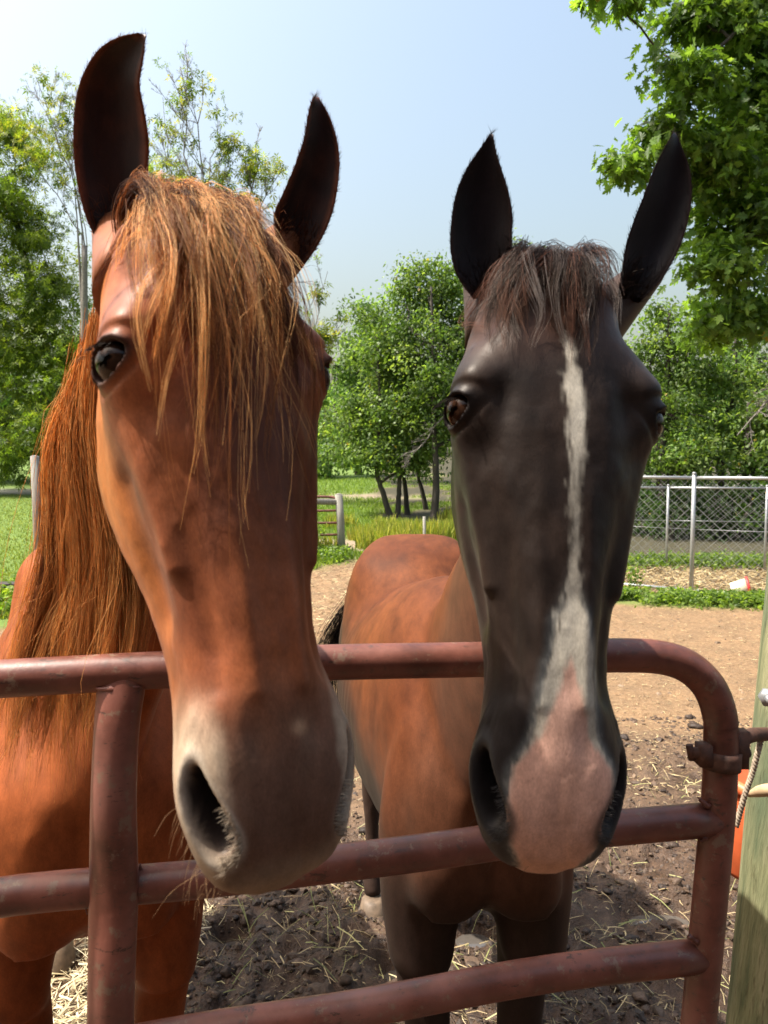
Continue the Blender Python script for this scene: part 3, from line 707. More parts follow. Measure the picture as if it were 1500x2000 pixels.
def build_horse(name, label, hd, headcol, ears, earcol, body, bodycol, group, iris):
    root = empty(name, (body[5](.6, 0)[0], body[5](.6, 0)[1], 0), label, 'horse', group)
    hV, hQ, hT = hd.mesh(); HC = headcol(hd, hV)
    HW = hd.W(hV)
    # head
    Vs = [HW]; Qs = [hQ]; Cs = [HC]; Rs = [hV[:, [0, 1, 2]]]; n = len(HW)
    for e in ears:
        hb = e.pop('hb'); inner, outer = ear(**e); V, Q = ear_mesh(inner, outer)
        mbe = MB(); m_ = inner.shape[1] // 2; pts = [hd.W(np.array(hb))]; rad = [.044]
        for k_, f_ in ((2, .54), (5, .48), (9, .37), (13, .2)):
            wd_ = np.linalg.norm(inner[k_, 0] - inner[k_, -1]); q_ = outer[k_, m_]; rr_ = wd_ * f_; pts.append(q_ + nrm(q_ - CAM) * rr_ * .97); rad.append(rr_)
        mbe.tube(spline(np.array(pts), 16), spline(np.array(rad)[:, None], 16)[:, 0], 20); EV = np.vstack(mbe.V)
        Vs.append(EV); Qs.append(mbe.Q[0] + n); TE = mbe.T[0] + n; hT = np.vstack([hT, TE]); n += len(EV); Cs.append(earcol(EV[None], False)[0]); Rs.append(EV)
        ci = earcol(inner, True); co = earcol(outer, False)
        Vs.append(V); Qs.append(Q + n); Cs.append(np.vstack([ci.reshape(-1, 3), co.reshape(-1, 3)])); Rs.append(V); n += len(V)
    bV, bQ, bN, S, Lt = body[:5]
    BC = bodycol(bV, bN, S, Lt)
    Vs.append(bV); Qs.append(bQ + n); Cs.append(BC); Rs.append(np.stack([bV[:, 0], bV[:, 1] * .4, bV[:, 2]], -1)); n += len(bV)
    allV = np.vstack(Vs); allQ = np.vstack(Qs); allT = hT
    fm = np.concatenate([np.where((allQ[:, 0] >= n - len(bV)), 1, 0), np.zeros(len(allT), int)])
    me = mk_mesh('body', allV, [allQ, allT], True, [M['coat'], M['body']], np.vstack(Cs), {'rest': np.vstack(Rs)}, fm)
    add('body', me, root)
    for s_ in (-1, 1): make_eye(hd, s_, root, iris)
    for c, k in body[6]:
        V, Q = hoof_mesh(np.array(c), math.atan2(body[7][0], body[7][1]) * -1)
        add('hoof', mk_mesh('hoof', V, Q, True, [M['hoof']]), root)
    G = []; GC = []
    for e in ears:
        inner, outer = ear(**e); ci = earcol(outer, False); n_, m_ = inner.shape[:2]
        for k in range(520):
            i_ = rng.uniform(1, n_ - 1.01); a = int(i_); f = i_ - a; sd = 0 if rng.random() < .5 else m_ - 1
            p_ = outer[a, sd] * (1 - f) + outer[a + 1, sd] * f; q_ = outer[a, m_ // 2] * (1 - f) + outer[a + 1, m_ // 2] * f; up = nrm(outer[a + 1, sd] - outer[a, sd])
            o_ = nrm(p_ - q_); inw = rng.random() < .45
            d_ = nrm((o_ * (.35 if not inw else -.8) + up * .8 - nrm(p_ - CAM) * .2) + rng.normal(size=3) * .25); L_ = rng.uniform(.002, .0055) * (2.2 if inw else 1)
            G.append([p_, p_ + d_ * L_ * .5, p_ + d_ * L_ + up * L_ * .2]); GC.append(ci[0, 0] * rng.uniform(.5, 1.4) * (.5 if inw else 1))
        for k in range(300):
            a = int(min(rng.integers(0, 6), rng.integers(0, 6))); c_ = rng.integers(1, m_ - 1); p_ = inner[a, c_]; up = nrm(inner[a + 2, c_] - inner[a, c_])
            d_ = nrm(up - nrm(p_ - CAM) * .7 + rng.normal(size=3) * .35); L_ = rng.uniform(.012, .034); G.append([p_, p_ + d_ * L_ * .5, p_ + d_ * L_ - up * L_ * .25]); GC.append(ci[0, 0] * rng.uniform(.25, 1.0))
    strands('ear_hair', np.array(G), np.full(len(G), .00022), np.array(GC), [M['hair']], root, kind='stuff')
    An = np.append(hd.info['An'].ravel(), [9, 9]); Ae = np.append(hd.info['Ae'].ravel(), [9, 9])
    mk = ((An > 1.0) & (Ae > 1.15))[hQ[:, 0]].astype(float) * np.where(hV[hQ[:, 0], 2] > .33, .4, 1)
    flow = np.tile(hd.a, (len(HW), 1)) + np.sign(hV[:, :1]) * hd.l * .35
    fur('coat_hair', HW, hQ, HC, flow, 45000, .0085, root, 5, mk)
    return root, HW, hQ, HC

WK = np.array([-.2, -.05, .0, .08, .16, .25, .33, .38, .43])
CH_W = np.array([1.03, 1.04, 1.06, 1.05, 1.08, 1.22, 1.28, 1.20, 1.10]); DK_W = np.array([1.05, 1.08, 1.09, 1.06, 1.08, 1.17, 1.18, 1.13, 1.04])
# ---- chestnut -----------------------------------------------------------
CH = Head(440, 716, .643, 600, 1726, .545, 33, widen=lambda w_: np.interp(w_, WK, CH_W), vein=True)
def chestnut_col(hd, V):
    x, v, w_ = V[:, 0], V[:, 1], V[:, 2]; n = fbm(V * np.array([22, 22, 11]), 4, 61); n1 = fbm(V * 60, 3, 62)
    c = mixc((.155, .044, .018), (.32, .094, .033), np.clip(.5 + 1.3 * n, 0, 1))
    c = c * (1 - .58 * np.exp(-((np.abs(x) - .005) / .05) ** 2 - ((w_ - .09) / .13) ** 2))[:, None]  # browner mid-face, with the forelock's shade darkened into the coat
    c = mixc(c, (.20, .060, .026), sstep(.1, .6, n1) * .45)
    c = mixc(c, (.44, .140, .030), sstep(.045, .08, np.abs(x)) * sstep(-.03, -.09, v) * .85)      # cheek side, its backlit orange put into the coat colour
    gm_ = sstep(.275, .36, w_ + .04 * n + .35 * np.maximum(np.abs(x) - .03, 0))
    skin = mixc((.115, .062, .042), (.36, .28, .20), np.clip(sstep(.046, .060, np.abs(x) + .006 * n1) + .25 * n, 0, 1))
    c = mixc(c, skin, gm_ * .9)
    c = mixc(c, (.30, .22, .145), sstep(.425, .458, w_) * .7)
    c = mixc(c, (.46, .27, .16), np.exp(-((x - .012) / .007) ** 2 - ((w_ - .335) / .006) ** 2) * .8)
    An = np.append(hd.info['An'].ravel(), [9, 9]); Ae = np.append(hd.info['Ae'].ravel(), [9, 9])
    c = mixc(c, (.50, .42, .33), np.exp(-((An - 1.14) / .15) ** 2) * .75 * np.where(x < 0, 1, .3))
    c = mixc(c, (.035, .025, .022), sstep(1.02, .85, An))
    c = mixc(c, (.030, .020, .018), sstep(1.55, 1.15, Ae) * .88)
    return np.clip(c, .004, .9)
def chest_ear(P_, inner):
    n, m = P_.shape[:2]; t = np.linspace(0, 1, n)[:, None]; s = np.linspace(0, 1, m)[None]
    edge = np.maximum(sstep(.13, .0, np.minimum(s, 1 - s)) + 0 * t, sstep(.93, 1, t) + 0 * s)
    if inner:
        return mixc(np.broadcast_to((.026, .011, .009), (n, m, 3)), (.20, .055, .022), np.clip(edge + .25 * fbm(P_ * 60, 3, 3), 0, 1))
    return np.broadcast_to(np.array((.27, .085, .03)), (n, m, 3))
c_ears = [dict(left=[(205, 500), (168, 425), (148, 340), (143, 255), (153, 170), (185, 105), (225, 75), (268, 64)],
               right=[(290, 480), (288, 420), (288, 350), (291, 280), (282, 215), (273, 165), (280, 115), (285, 68)], d0=.80, d1=.74, cup=.38, hb=(-.040, -.085, -.12)),
          dict(left=[(540, 470), (535, 420), (556, 370), (577, 320), (592, 275), (600, 235), (606, 205), (613, 190)],
               right=[(585, 530), (622, 478), (648, 420), (660, 360), (663, 310), (655, 260), (640, 220), (622, 190)], d0=.79, d1=.77, cup=.40, lean=-.006, hb=(.040, -.085, -.12))]
hdir = nrm(np.array([-.36, 1.0]))
c_body = horse_body((-.49, 1.20), hdir, CH, (.0, .0, 0, 0), nk=.74, neck_mid=(-.385, 1.22, 1.46), withers=1.43, croup=1.42)
def chest_body(V, N_, S, Lt):
    n = fbm(V * 5, 4, 71)
    c = mixc((.20, .048, .014), (.28, .078, .022), np.clip(.5 + n, 0, 1))
    c = mixc(c, (.30, .12, .06), sstep(.62, .4, V[:, 2]) * .3)
    return np.clip(c, .004, .9)
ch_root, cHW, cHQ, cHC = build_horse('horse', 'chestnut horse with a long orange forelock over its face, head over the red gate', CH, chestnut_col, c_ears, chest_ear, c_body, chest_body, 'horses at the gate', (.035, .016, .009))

# ---- dark bay with the blaze ---------------------------------------------
DK = Head(1090, 804, .738, 1094, 1715, .640, 4, widen=lambda w_: np.interp(w_, WK, DK_W))
def dark_col(hd, V):
    x, v, w_ = V[:, 0], V[:, 1], V[:, 2]; n = fbm(V * np.array([22, 22, 11]), 4, 81); n1 = fbm(V * 70, 3, 82)
    c = mixc((.012, .0075, .006), (.036, .022, .016), np.clip(.5 + 1.2 * n, 0, 1))
    c = mixc(c, (.10, .042, .024), sstep(-.03, -.12, w_ + .03 * n) * .6)
    c = mixc(c, (.016, .013, .013), sstep(.25, .33, w_ + .03 * n) * .8)
    c = mixc(c, (.05, .045, .042), sstep(.40, .45, w_) * .6)
    tb = np.array([-.075, -.05, -.02, .03, .08, .13, .18, .215, .25, .29, .33, .36, .40, .435, .46])
    xb = np.array([.000, .004, .007, .010, .010, .009, .008, .007, .007, .006, .004, .004, .004, .002, .002])
    hb = np.array([.001, .0060, .0090, .0072, .0045, .0040, .0052, .0135, .0225, .027, .032, .050, .054, .042, .025])
    hp = np.array([-.02, -.02, -.02, -.02, -.02, -.02, -.02, -.016, -.002, .011, .024, .047, .052, .040, .024])
    dx = np.abs(x - np.interp(w_, tb, xb)); wob = (.005 * fbm(V * np.array([60, 60, 45]), 3, 84) + .003 * n) * np.where(w_ < .26, 1, .4); stk = fbm(V * np.array([420, 420, 70]), 2, 85)
    hw = np.interp(w_, tb, hb) + wob; pw = np.interp(w_, tb, hp) + wob
    fr = (v > -.085) & (w_ > -.08)
    c = mixc(c, (.66, .60, .49), sstep(.0050, -.0055, dx - hw + .006 * stk) * fr * np.where(w_ < .23, .85 - .45 * np.exp(-((w_ - .12) / .07) ** 2), .7))
    c = mixc(c, (.13, .14, .14), (sstep(.012, -.002, dx - hw) * sstep(-.002, .0, dx - hw)) * fr * sstep(.15, .25, w_) * .6)
    c = mixc(c, (.62, .37, .285), sstep(.004, -.004, dx - pw + .003 * stk) * fr * sstep(.235, .27, w_))
    c = mixc(c, (.60, .33, .24), sstep(.003, -.006, dx - pw) * fr * sstep(.30, .38, w_) * .5)
    An = np.append(hd.info['An'].ravel(), [9, 9]); Ae = np.append(hd.info['Ae'].ravel(), [9, 9])
    c = mixc(c, (.035, .034, .034), np.exp(-((An - 1.2) / .2) ** 2) * .8)
    c = mixc(c, (.010, .008, .008), sstep(1.02, .85, An))
    c = mixc(c, (.012, .009, .009), sstep(1.8, 1.2, Ae) * .9)
    return np.clip(c, .004, .9)
def dark_ear(P_, inner):
    n, m = P_.shape[:2]; t = np.linspace(0, 1, n)[:, None]; s = np.linspace(0, 1, m)[None]
    edge = np.maximum(sstep(.10, .0, np.minimum(s, 1 - s)) + 0 * t, sstep(.95, 1, t) + 0 * s)
    if inner: return mixc(np.broadcast_to((.016, .011, .012), (n, m, 3)), (.05, .026, .022), edge)
    return np.broadcast_to(np.array((.06, .034, .026)), (n, m, 3))
d_ears = [dict(left=[(925, 585), (893, 540), (880, 490), (881, 435), (890, 380), (908, 335), (932, 298), (957, 262)],
               right=[(1000, 560), (1001, 510), (1000, 460), (1001, 420), (994, 378), (983, 340), (970, 300), (963, 262)], d0=.82, d1=.80, cup=.38, hb=(-.040, -.085, -.12)),
          dict(left=[(1205, 580), (1216, 520), (1222, 480), (1238, 430), (1258, 380), (1277, 330), (1297, 290), (1315, 259)],
               right=[(1248, 592), (1290, 548), (1322, 495), (1342, 440), (1351, 385), (1348, 335), (1335, 295), (1320, 259)], d0=.81, d1=.80, cup=.40, lean=-.006, hb=(.040, -.085, -.12))]
ddir = nrm(np.array([-.06, 1.0]))
d_body = horse_body((.192, 1.27), ddir, DK, (.05, .12, 0, .12), wf=.84, nk=.78, neck_mid=(.185, 1.12, 1.45), withers=1.40, croup=1.40, hind_s=1.36)
def dark_body(V, N_, S, Lt):
    n = fbm(V * 5, 4, 91)
    c = mixc((.080, .022, .0075), (.140, .042, .0130), np.clip(.5 + .9 * n, 0, 1))
    c = mixc(c, (.085, .032, .015), sstep(.20, -.20, S + .06 * n) * .3)
    c = mixc(c, (.030, .014, .009), sstep(-.18, -.34, S + .04 * n) * .8)
    c = mixc(c, (.085, .034, .018), sstep(.16, .0, S + .10 * n - .25 * np.maximum(-Lt - .04, 0)) * .8)      # dark breast and neck front
    c = mixc(c, (.030, .017, .013), sstep(1.0, .76, V[:, 2] + .10 * n - .20 * sstep(.30, .6, S)))
    c = mixc(c, (.07, .045, .035), sstep(-.10, .05, S - 1.35 + .2 * n) * sstep(1.3, 1.0, V[:, 2]) * .35)
    return np.clip(c, .004, .9)
dk_root, dHW, dHQ, dHC = build_horse('horse', 'dark bay horse with a narrow white blaze and a pink nose', DK, dark_col, d_ears, dark_ear, d_body, dark_body, 'horses at the gate', (.040, .018, .010))

# ---- hair --------------------------------------------------------------
def on_face(hd, xs, ws, off):
    xs, ws = np.asarray(xs, float), np.asarray(ws, float)
    return hd.W(np.stack([xs, hd.vfront(xs, ws) + off, ws], -1))
def forelock(hd, locks, per, rad, colf, name, parent, s0, s1, jit, wave, K=18):
    G = []
    for x0, w0, x1, w1, bend, off in locks:
        t = np.linspace(0, 1, 7)
        x = x0 + (x1 - x0) * t ** 1.1 + bend * np.sin(t * math.pi); w_ = w0 + (w1 - w0) * t
        o = .004 + off * np.sin(np.clip(t * 1.15, 0, 1) * math.pi) + .004
        pts = on_face(hd, x, w_, o)
        pts[0] = hd.W([x0 * .8, -.05, w0 + .010])
        G.append(pts)
    S, li = lock_strands(np.array(G), per, s0, s1, jit, wave, 13)
    C = colf(len(G))[li] * rng.uniform(.7, 1.3, (len(S), 1))
    return strands(name, S, rad * rng.uniform(.7, 1.2, len(S)), C, [M['hair']], parent, tipcol=(1.15, 1.15, 1.05))
def ccol(n):
    u = rng.random((n, 1)) * 1.12 * np.where((np.arange(n) >= 52) & (np.arange(n) < 86), .45, 1.0)[:, None]; a = rng.random((n, 1))  # long left locks drawn blonder, carrying sunlit gold in their colour
    c = np.array((.26, .095, .034)) * (1 - a) + np.array((.50, .22, .080)) * a
    c = np.where(u < .30, np.array((.86, .54, .25)), c); return np.where(u > .74, np.array((.10, .034, .018)), c)
lk = []
for k in range(52):     # the mass on top of the poll, mostly short
    x0 = rng.uniform(-.052, .045); w0 = -.200 + .016 * abs(x0) / .06
    x1 = x0 * 1.55 + rng.normal() * .020; w1 = rng.triangular(-.165, -.12, .0)
    lk.append((x0, w0, np.clip(x1, -.085, .074), w1, rng.normal() * .012, rng.uniform(.003, .015)))
for k in range(22):     # long blond locks left of the middle, sunlit gold put into their colour
    x0 = rng.uniform(-.05, .015); lk.append((x0, -.2, x0 * 1.5 - .008 + rng.normal() * .016, rng.triangular(-.08, .02, .19), rng.normal() * .014, rng.uniform(.006, .022)))
for k in range(12):     # wisps over the left eye
    lk.append((rng.uniform(-.05, -.015), -.2, rng.uniform(-.095, -.06), rng.uniform(-.03, .07), rng.normal() * .010 - .004, .018))
for k in range(26):     # thin wisps to the right
    lk.append((rng.uniform(.0, .045), -.195, rng.uniform(.035, .080), rng.triangular(-.10, -.02, .10), rng.normal() * .012 + .004, .010))
forelock(CH, lk, 27, .00026, ccol, 'forelock', ch_root, .0050, .0007, .0018, .012)
# stray single hairs
lk = [(rng.uniform(-.06, .06), -.2, rng.uniform(-.07, .085), rng.uniform(.0, .24), rng.normal() * .025, rng.uniform(.005, .03)) for k in range(70)]
forelock(CH, lk, 3, .0003, ccol, 'stray_forelock_hair', ch_root, .003, .003, .003, .012)
# mane, falling on the left of the picture
G = []
for k in range(150):
    t = rng.random(); s_ = rng.random()
    a = np.array([225 - 45 * t + rng.normal() * 8, 600 + 130 * t, .84 + .10 * t])
    b = np.array([205 - 95 * t + 20 * (s_ - .5), 830 + 40 * t, .895 + .08 * t])
    c = np.array([262 - 168 * t + 30 * (s_ - .5), 1080 + 40 * s_, .925 + .07 * t])
    d = np.array([262 - 232 * t + 50 * (s_ - .5), 1290, .940 + .08 * t])
    e = np.array([250 - 265 * t + 70 * (s_ - .5), 1390 + 170 * rng.random(), .955 + .09 * t])
    G.append(np.array([P(*q) for q in (a, b, c, d, e)]))
S, li = lock_strands(np.array(G), 40, .0075, .0030, .004, .020, 12)
G2 = np.array(G)[rng.integers(0, len(G), 160)] + rng.normal(size=(160, 5, 3)) * np.linspace(.006, .035, 5)[None, :, None]
S2, l2 = lock_strands(G2, 1, .002, .004, .01, .02, 18)
def mcol(n):
    a = rng.random((n, 1)); c = np.array((.52, .215, .066)) * (1 - a) + np.array((.86, .50, .20)) * a; return np.where(rng.random((n, 1)) < .12, np.array((.20, .065, .025)), c)
strands('mane', S, .00034 * rng.uniform(.7, 1.2, len(S)), mcol(len(G))[li] * rng.uniform(.7, 1.3, (len(S), 1)), [M['hair']], ch_root, tipcol=(1.1, 1.15, 1.1))
strands('mane', S2, np.full(len(S2), .0003), mcol(len(G2))[l2] * 1.1, [M['hair']], ch_root)
# dark forelock: short, parted to both sides
def dcol(n):
    a = rng.random((n, 1)); base = np.array((.020, .015, .016)) * (1 - a) + np.array((.055, .032, .026)) * a
    u = rng.random((n, 1)); return np.where(u < .28, np.array((.17, .078, .055)), np.where(u > .82, np.array((.22, .18, .17)), base))
lk = []
for k in range(30):
    x0 = rng.uniform(-.045, .042); lk.append((x0, -.2, x0 * 1.45 + rng.normal() * .016 - .002, rng.triangular(-.15, -.105, -.055), rng.normal() * .010, rng.uniform(.003, .013)))
for k in range(40): lk.append((rng.uniform(-.04, .012), -.2, rng.uniform(-.088, -.03), rng.triangular(-.14, -.09, -.03), -.016 + rng.normal() * .008, rng.uniform(.006, .014)))
for k in range(14): lk.append((rng.uniform(-.01, .02), -.2, rng.uniform(-.012, .03), rng.uniform(-.07, -.025), rng.normal() * .010, .012))
forelock(DK, lk, 24, .00026, dcol, 'forelock', dk_root, .006, .0012, .0018, .007)
# tuft standing over the poll
def poll_tuft(hd, n, colf, x0, x1, parent, name='bridle_path_tuft'):
    G = []
    for k in range(n):
        x = rng.uniform(x0, x1); a = np.array([x, -.085, -.19]); b = np.array([x * 1.05, -.075, -.211 - rng.uniform(0, .006)]); c = np.array([x * 1.05 + rng.normal() * .006, -.02, -.207 + rng.normal() * .004]); d = np.array([x * 1.1 + rng.normal() * .01, .012, -.185 + .02 * rng.random()]); e = np.array([x * 1.15 + rng.normal() * .012, .028, -.14 + .03 * rng.random()])
        G.append(hd.W(np.array([a, b, c, d, e])))
    S, li = lock_strands(np.array(G), 34, .0042, .003, .0016, .003, 8)
    strands(name, S, .00034 * rng.uniform(.7, 1.2, len(S)), colf(len(G))[li] * rng.uniform(.7, 1.4, (len(S), 1)), [M['hair']], parent)
poll_tuft(DK, 12, lambda n: np.where(rng.random((n, 1)) < .55, np.array((.17, .11, .095)), np.array((.03, .02, .02))), -.042, .045, dk_root)
poll_tuft(CH, 60, ccol, -.05, .05, ch_root)
# whiskers and chin hair of the chestnut
G = []; 
for k in range(150):
    a = np.array([rng.uniform(-.055, .03), -.075 - .04 * rng.random(), rng.uniform(.36, .455)]); dirv = np.array([-.6 + .4 * rng.random(), -.1 + .3 * rng.normal(), .5 * rng.random()])
    ln = rng.uniform(.02, .075); G.append(hd_p := CH.W(np.array([a, a + dirv * ln * .6, a + dirv * ln + np.array([0, 0, .012])])))
strands('whisker', np.array([spline(g, 6) for g in G]), np.full(len(G), .00022), np.tile((.36, .22, .12), (len(G), 1)), [M['hair']], ch_root, kind='stuff')
G = []
for k in range(50):
    a = np.array([rng.uniform(-.055, .055), -.05 - .05 * rng.random(), rng.uniform(.38, .455)]); dirv = np.array([np.sign(a[0]) * rng.random(), .2 * rng.normal(), .6 * rng.random()])
    ln = rng.uniform(.015, .035); G.append(DK.W(np.array([a, a + dirv * ln * .6, a + dirv * ln + np.array([0, 0, .006])])))
strands('whisker', np.array([spline(g, 6) for g in G]), np.full(len(G), .0002), np.tile((.12, .09, .07), (len(G), 1)), [M['hair']], dk_root, kind='stuff')
# short pale hairs on the inner nostril rim
def nostril_hair(hd, n, col, parent):
    L = hd.L.reshape(-1, 3); An = hd.info['An'].ravel(); G = []
    k = np.where((An > .93) & (An < 1.22) & (np.abs(L[:, 0]) < .056) & (L[:, 1] > -.045))[0]
    for i in rng.choice(k, n):
        p = L[i]; sx = np.sign(p[0]); d = nrm(np.array([sx * 1.0, .15, .25]) + rng.normal(size=3) * .25); l = rng.uniform(.004, .010)
        G.append(hd.W(np.array([p, p + d * l * .6 + np.array([0, .0015, 0]), p + d * l])))
    strands('nostril_hair', np.array(G), np.full(n, .00022), col * rng.uniform(.6, 1.3, (n, 1)), [M['hair']], parent, kind='stuff')
nostril_hair(CH, 420, np.array([[.52, .43, .33]]), ch_root)
nostril_hair(DK, 300, np.array([[.12, .11, .105]]), dk_root)
# tails
def tail(B, name, parent, col, out_l, n=40, top=1.24):
    G = []
    for k in range(n):
        l = rng.normal() * .03; o = rng.uniform(.4, 1.0)
        G.append([B(1.60, top, l * .5), B(1.69 + .03 * o, top - .10, l + out_l * .5 * o), B(1.70 + .04 * o, top - .35, l * 1.6 + out_l * o), B(1.69, top - .65, l * 1.8 + out_l * 1.1 * o), B(1.66, top - .9 + .1 * rng.random(), l * 2 + out_l * o)])
    S, li = lock_strands(np.array(G), 22, .012, .008, .004, .01, 8)
    strands(name, S, .0009 * rng.uniform(.7, 1.2, len(S)), np.tile(col, (len(S), 1)) * rng.uniform(.6, 1.4, (len(S), 1)), [M['hair']], parent)
tail(d_body[5], 'tail', dk_root, (.014, .011, .011), -.34)

# ------------------------------------------------------------------ the red gate
gate = empty('metal_gate', P(800, 1600, .97), 'red oxide painted tube gate with a bent corner, in front of both horses', 'gate')
def gd(px): return .885 + .125 * (px + 0) / 1400      # distance of the gate plane
def gp(px, py, dd=0): return P(px, py, gd(px) + dd)
R0 = .0222
def gtube(name, pts, r=R0, n=24, k=24, mat_=None, rz=None):
    mb = MB(); c = spline(np.array([gp(*p) for p in pts]), k)
    if rz is None: mb.tube(c, r, n)
    else: mb.tube(c, spline(np.array(r)[:, None], k)[:, 0], n, rz=spline(np.array(rz)[:, None], k)[:, 0])
    add(name, mb.mesh(name, [mat_ or M['gate']]), gate)
fr_pts = [(-420, 1349), (-200, 1337), (0, 1326), (300, 1309), (640, 1294), (930, 1288), (1130, 1282), (1215, 1280), (1290, 1284), (1345, 1303), (1385, 1342), (1405, 1395), (1408, 1450), (1404, 1560), (1392, 1700), (1378, 1850), (1364, 2000), (1345, 2200), (1330, 2350)]
gtube('frame_tube', fr_pts, k=110)
gtube('rail', [(-420, 1832), (0, 1752), (400, 1716), (800, 1668), (1100, 1627), (1396, 1600)])
gtube('rail', [(-420, 2200), (0, 2095), (380, 2019), (700, 1970), (1050, 1905), (1375, 1866)], r=.0215)
gtube('rail', [(-420, 2560), (400, 2310), (1000, 2200), (1345, 2130)], r=.0215)
gtube('upright', [(240, 1318, -.004), (228, 1420, -.012), (222, 1560, -.014), (222, 1740, -.016), (218, 1900, -.018), (214, 2100, -.018), (210, 2400, -.01)],
      r=[.0290, .0262, .0262, .0285, .0270, .0265, .0265], rz=[.016, .021, .022, .018, .022, .022, .022], k=60)
# weld beads
def bead(px, py, dd, L_, ang, seed):
    mb = MB(); r = np.random.default_rng(seed); n = 9; t = np.linspace(-.5, .5, n)
    pts = [gp(px + L_ * s * math.cos(ang) + r.normal() * 1.2, py + L_ * s * math.sin(ang) + r.normal() * 1.2, dd) for s in t]
    mb.tube(pts, .0036 * (1 + .35 * r.normal(size=n)) * (1 - (2 * t) ** 4 * .8), 8)
    add('weld_bead', mb.mesh('weld_bead', [M['gate']]), gate)
bead(166, 1752, -.012, 70, 1.45, 1); bead(276, 1722, -.006, 70, 1.5, 2); bead(230, 1345, -.018, 90, -.05, 3)
bead(1376, 1568, -.012, 34, .7, 4); bead(1378, 1635, -.014, 30, -.7, 5); bead(1358, 1838, -.012, 34, .8, 6); bead(1356, 1898, -.014, 30, -.7, 7)
# latch collar round the frame and its bolts
mb = MB(); c = np.array([gp(1408, 1466), gp(1406, 1500)]); mb.tube(spline(c, 4), .0262, 24)
add('latch_collar', mb.mesh('latch_collar', [M['rust']]), gate)
mb = MB(); mb.tube([gp(1350, 1470, -.008), gp(1386, 1472, -.008)], .0075, 10); mb.tube([gp(1346, 1455, -.008), gp(1352, 1484, -.008)], .005, 8); mb.box(gp(1374, 1473, -.008), (.016, .02, .028))
add('collar_bolt', mb.mesh('collar_bolt', [M['rust']]), gate)
mb = MB(); mb.box(gp(1442, 1462, -.004), (.022, .018, .05)); mb.tube([gp(1428, 1470, -.004), gp(1462, 1470, -.004)], .007, 8)
add('hinge_lug', mb.mesh('hinge_lug', [M['rust']]), gate)
mb = MB(); mb.tube(spline(np.array([gp(1438, 1452, 0), gp(1462, 1438, .01), gp(1490, 1434, .03), gp(1560, 1436, .08)]), 14), .0095, 12)
add('hinge_pin', mb.mesh('hinge_pin', [M['rust']]), gate)

# wooden gate post on the right
def post_wood():
    m, N, b = mat('treated_post_wood')
    n = noise(N, 10, 7, .65, None, (6, 6, .35)); n2 = noise(N, 3.5, 3, .5); n3 = noise(N, 60, 4, .6, None, (3, 3, .3))
    r = ramp(N, [(.3, (.10, .12, .055)), (.5, (.22, .22, .11)), (.7, (.36, .33, .19))]); N.links.new(n.outputs[0], r.inputs[0])
    k = ramp(N, [(.45, (0, 0, 0)), (.65, (1, 1, 1))]); N.links.new(n2.outputs[0], k.inputs[0])
    c = mix(N, r.outputs[0], (.085, .12, .065), k.outputs[0]); 
    g = ramp(N, [(.55, (1, 1, 1)), (.72, (.45, .42, .35))]); N.links.new(n3.outputs[0], g.inputs[0]); c = mix(N, c, g.outputs[0], 1.0, 'MULTIPLY')
    N.links.new(c, b.inputs['Base Color']); b.inputs['Roughness'].default_value = .85; bump(N, b, n3.outputs[0], .8, .004); return m
M['post'] = post_wood()
pb = P(1528, 2000, 1.16); pt = P(1598, 1230, 1.16); ax = nrm(pt - pb)
gpost = empty('gate_post', pb + ax * (-pb[2] / ax[2]), 'greenish round wooden gate post at the right edge beside the latch', 'post')
mb = MB(); p0 = pb - ax * ((pb[2] + .3) / ax[2]); mb.tube([p0 + ax * s for s in np.linspace(0, (1.56 + .3) / ax[2], 50)], .077 * (1 + .02 * fbm(np.stack([np.linspace(0, 6, 50)] * 3, -1), 3, 2)), 36)
add('post', mb.mesh('post', [M['post']]), gpost)
mb = MB(); bb = P(1499, 1360, 1.09); mb.tube([bb, bb + np.array([-.004, -.012, 0])], .013, 6); mb.tube([bb + np.array([-.004, -.012, 0]), bb + np.array([-.006, -.022, 0])], .006, 10)
add('bolt', mb.mesh('bolt', [M['galv']]), gpost)
mb = MB(); mb.tube(spline(np.array([P(1463, 1552, 1.12), P(1500, 1543, 1.08), P(1560, 1546, 1.06)]), 8), [.004, .006, .008, .009, .009, .009, .009, .009], 10)
add('wood_splinter', mb.mesh('wood_splinter', [simple('fresh_wood', (.55, .38, .22), .7, 30, .3, .3)]), gpost)
# rope tied at the hinge pin
rope = MB(); pts = spline(np.array([P(1489, 1436, 1.05), P(1480, 1470, 1.045), P(1470, 1508, 1.05), P(1459, 1540, 1.05), P(1447, 1580, 1.055), P(1438, 1614, 1.06)]), 60)
for ph in (0, 2.09, 4.19):
    a = np.linspace(0, 60, 60) + ph; rope.tube(pts + .0022 * np.stack([np.cos(a), np.sin(a), 0 * a], -1), .0023, 6)
o = add('rope', rope.mesh('rope', [simple('rope_fibre', (.42, .33, .24), .9, 200, .4, .4)]))
tag(o, 'thin twisted rope hanging from the hinge pin beside the wooden post', 'rope')
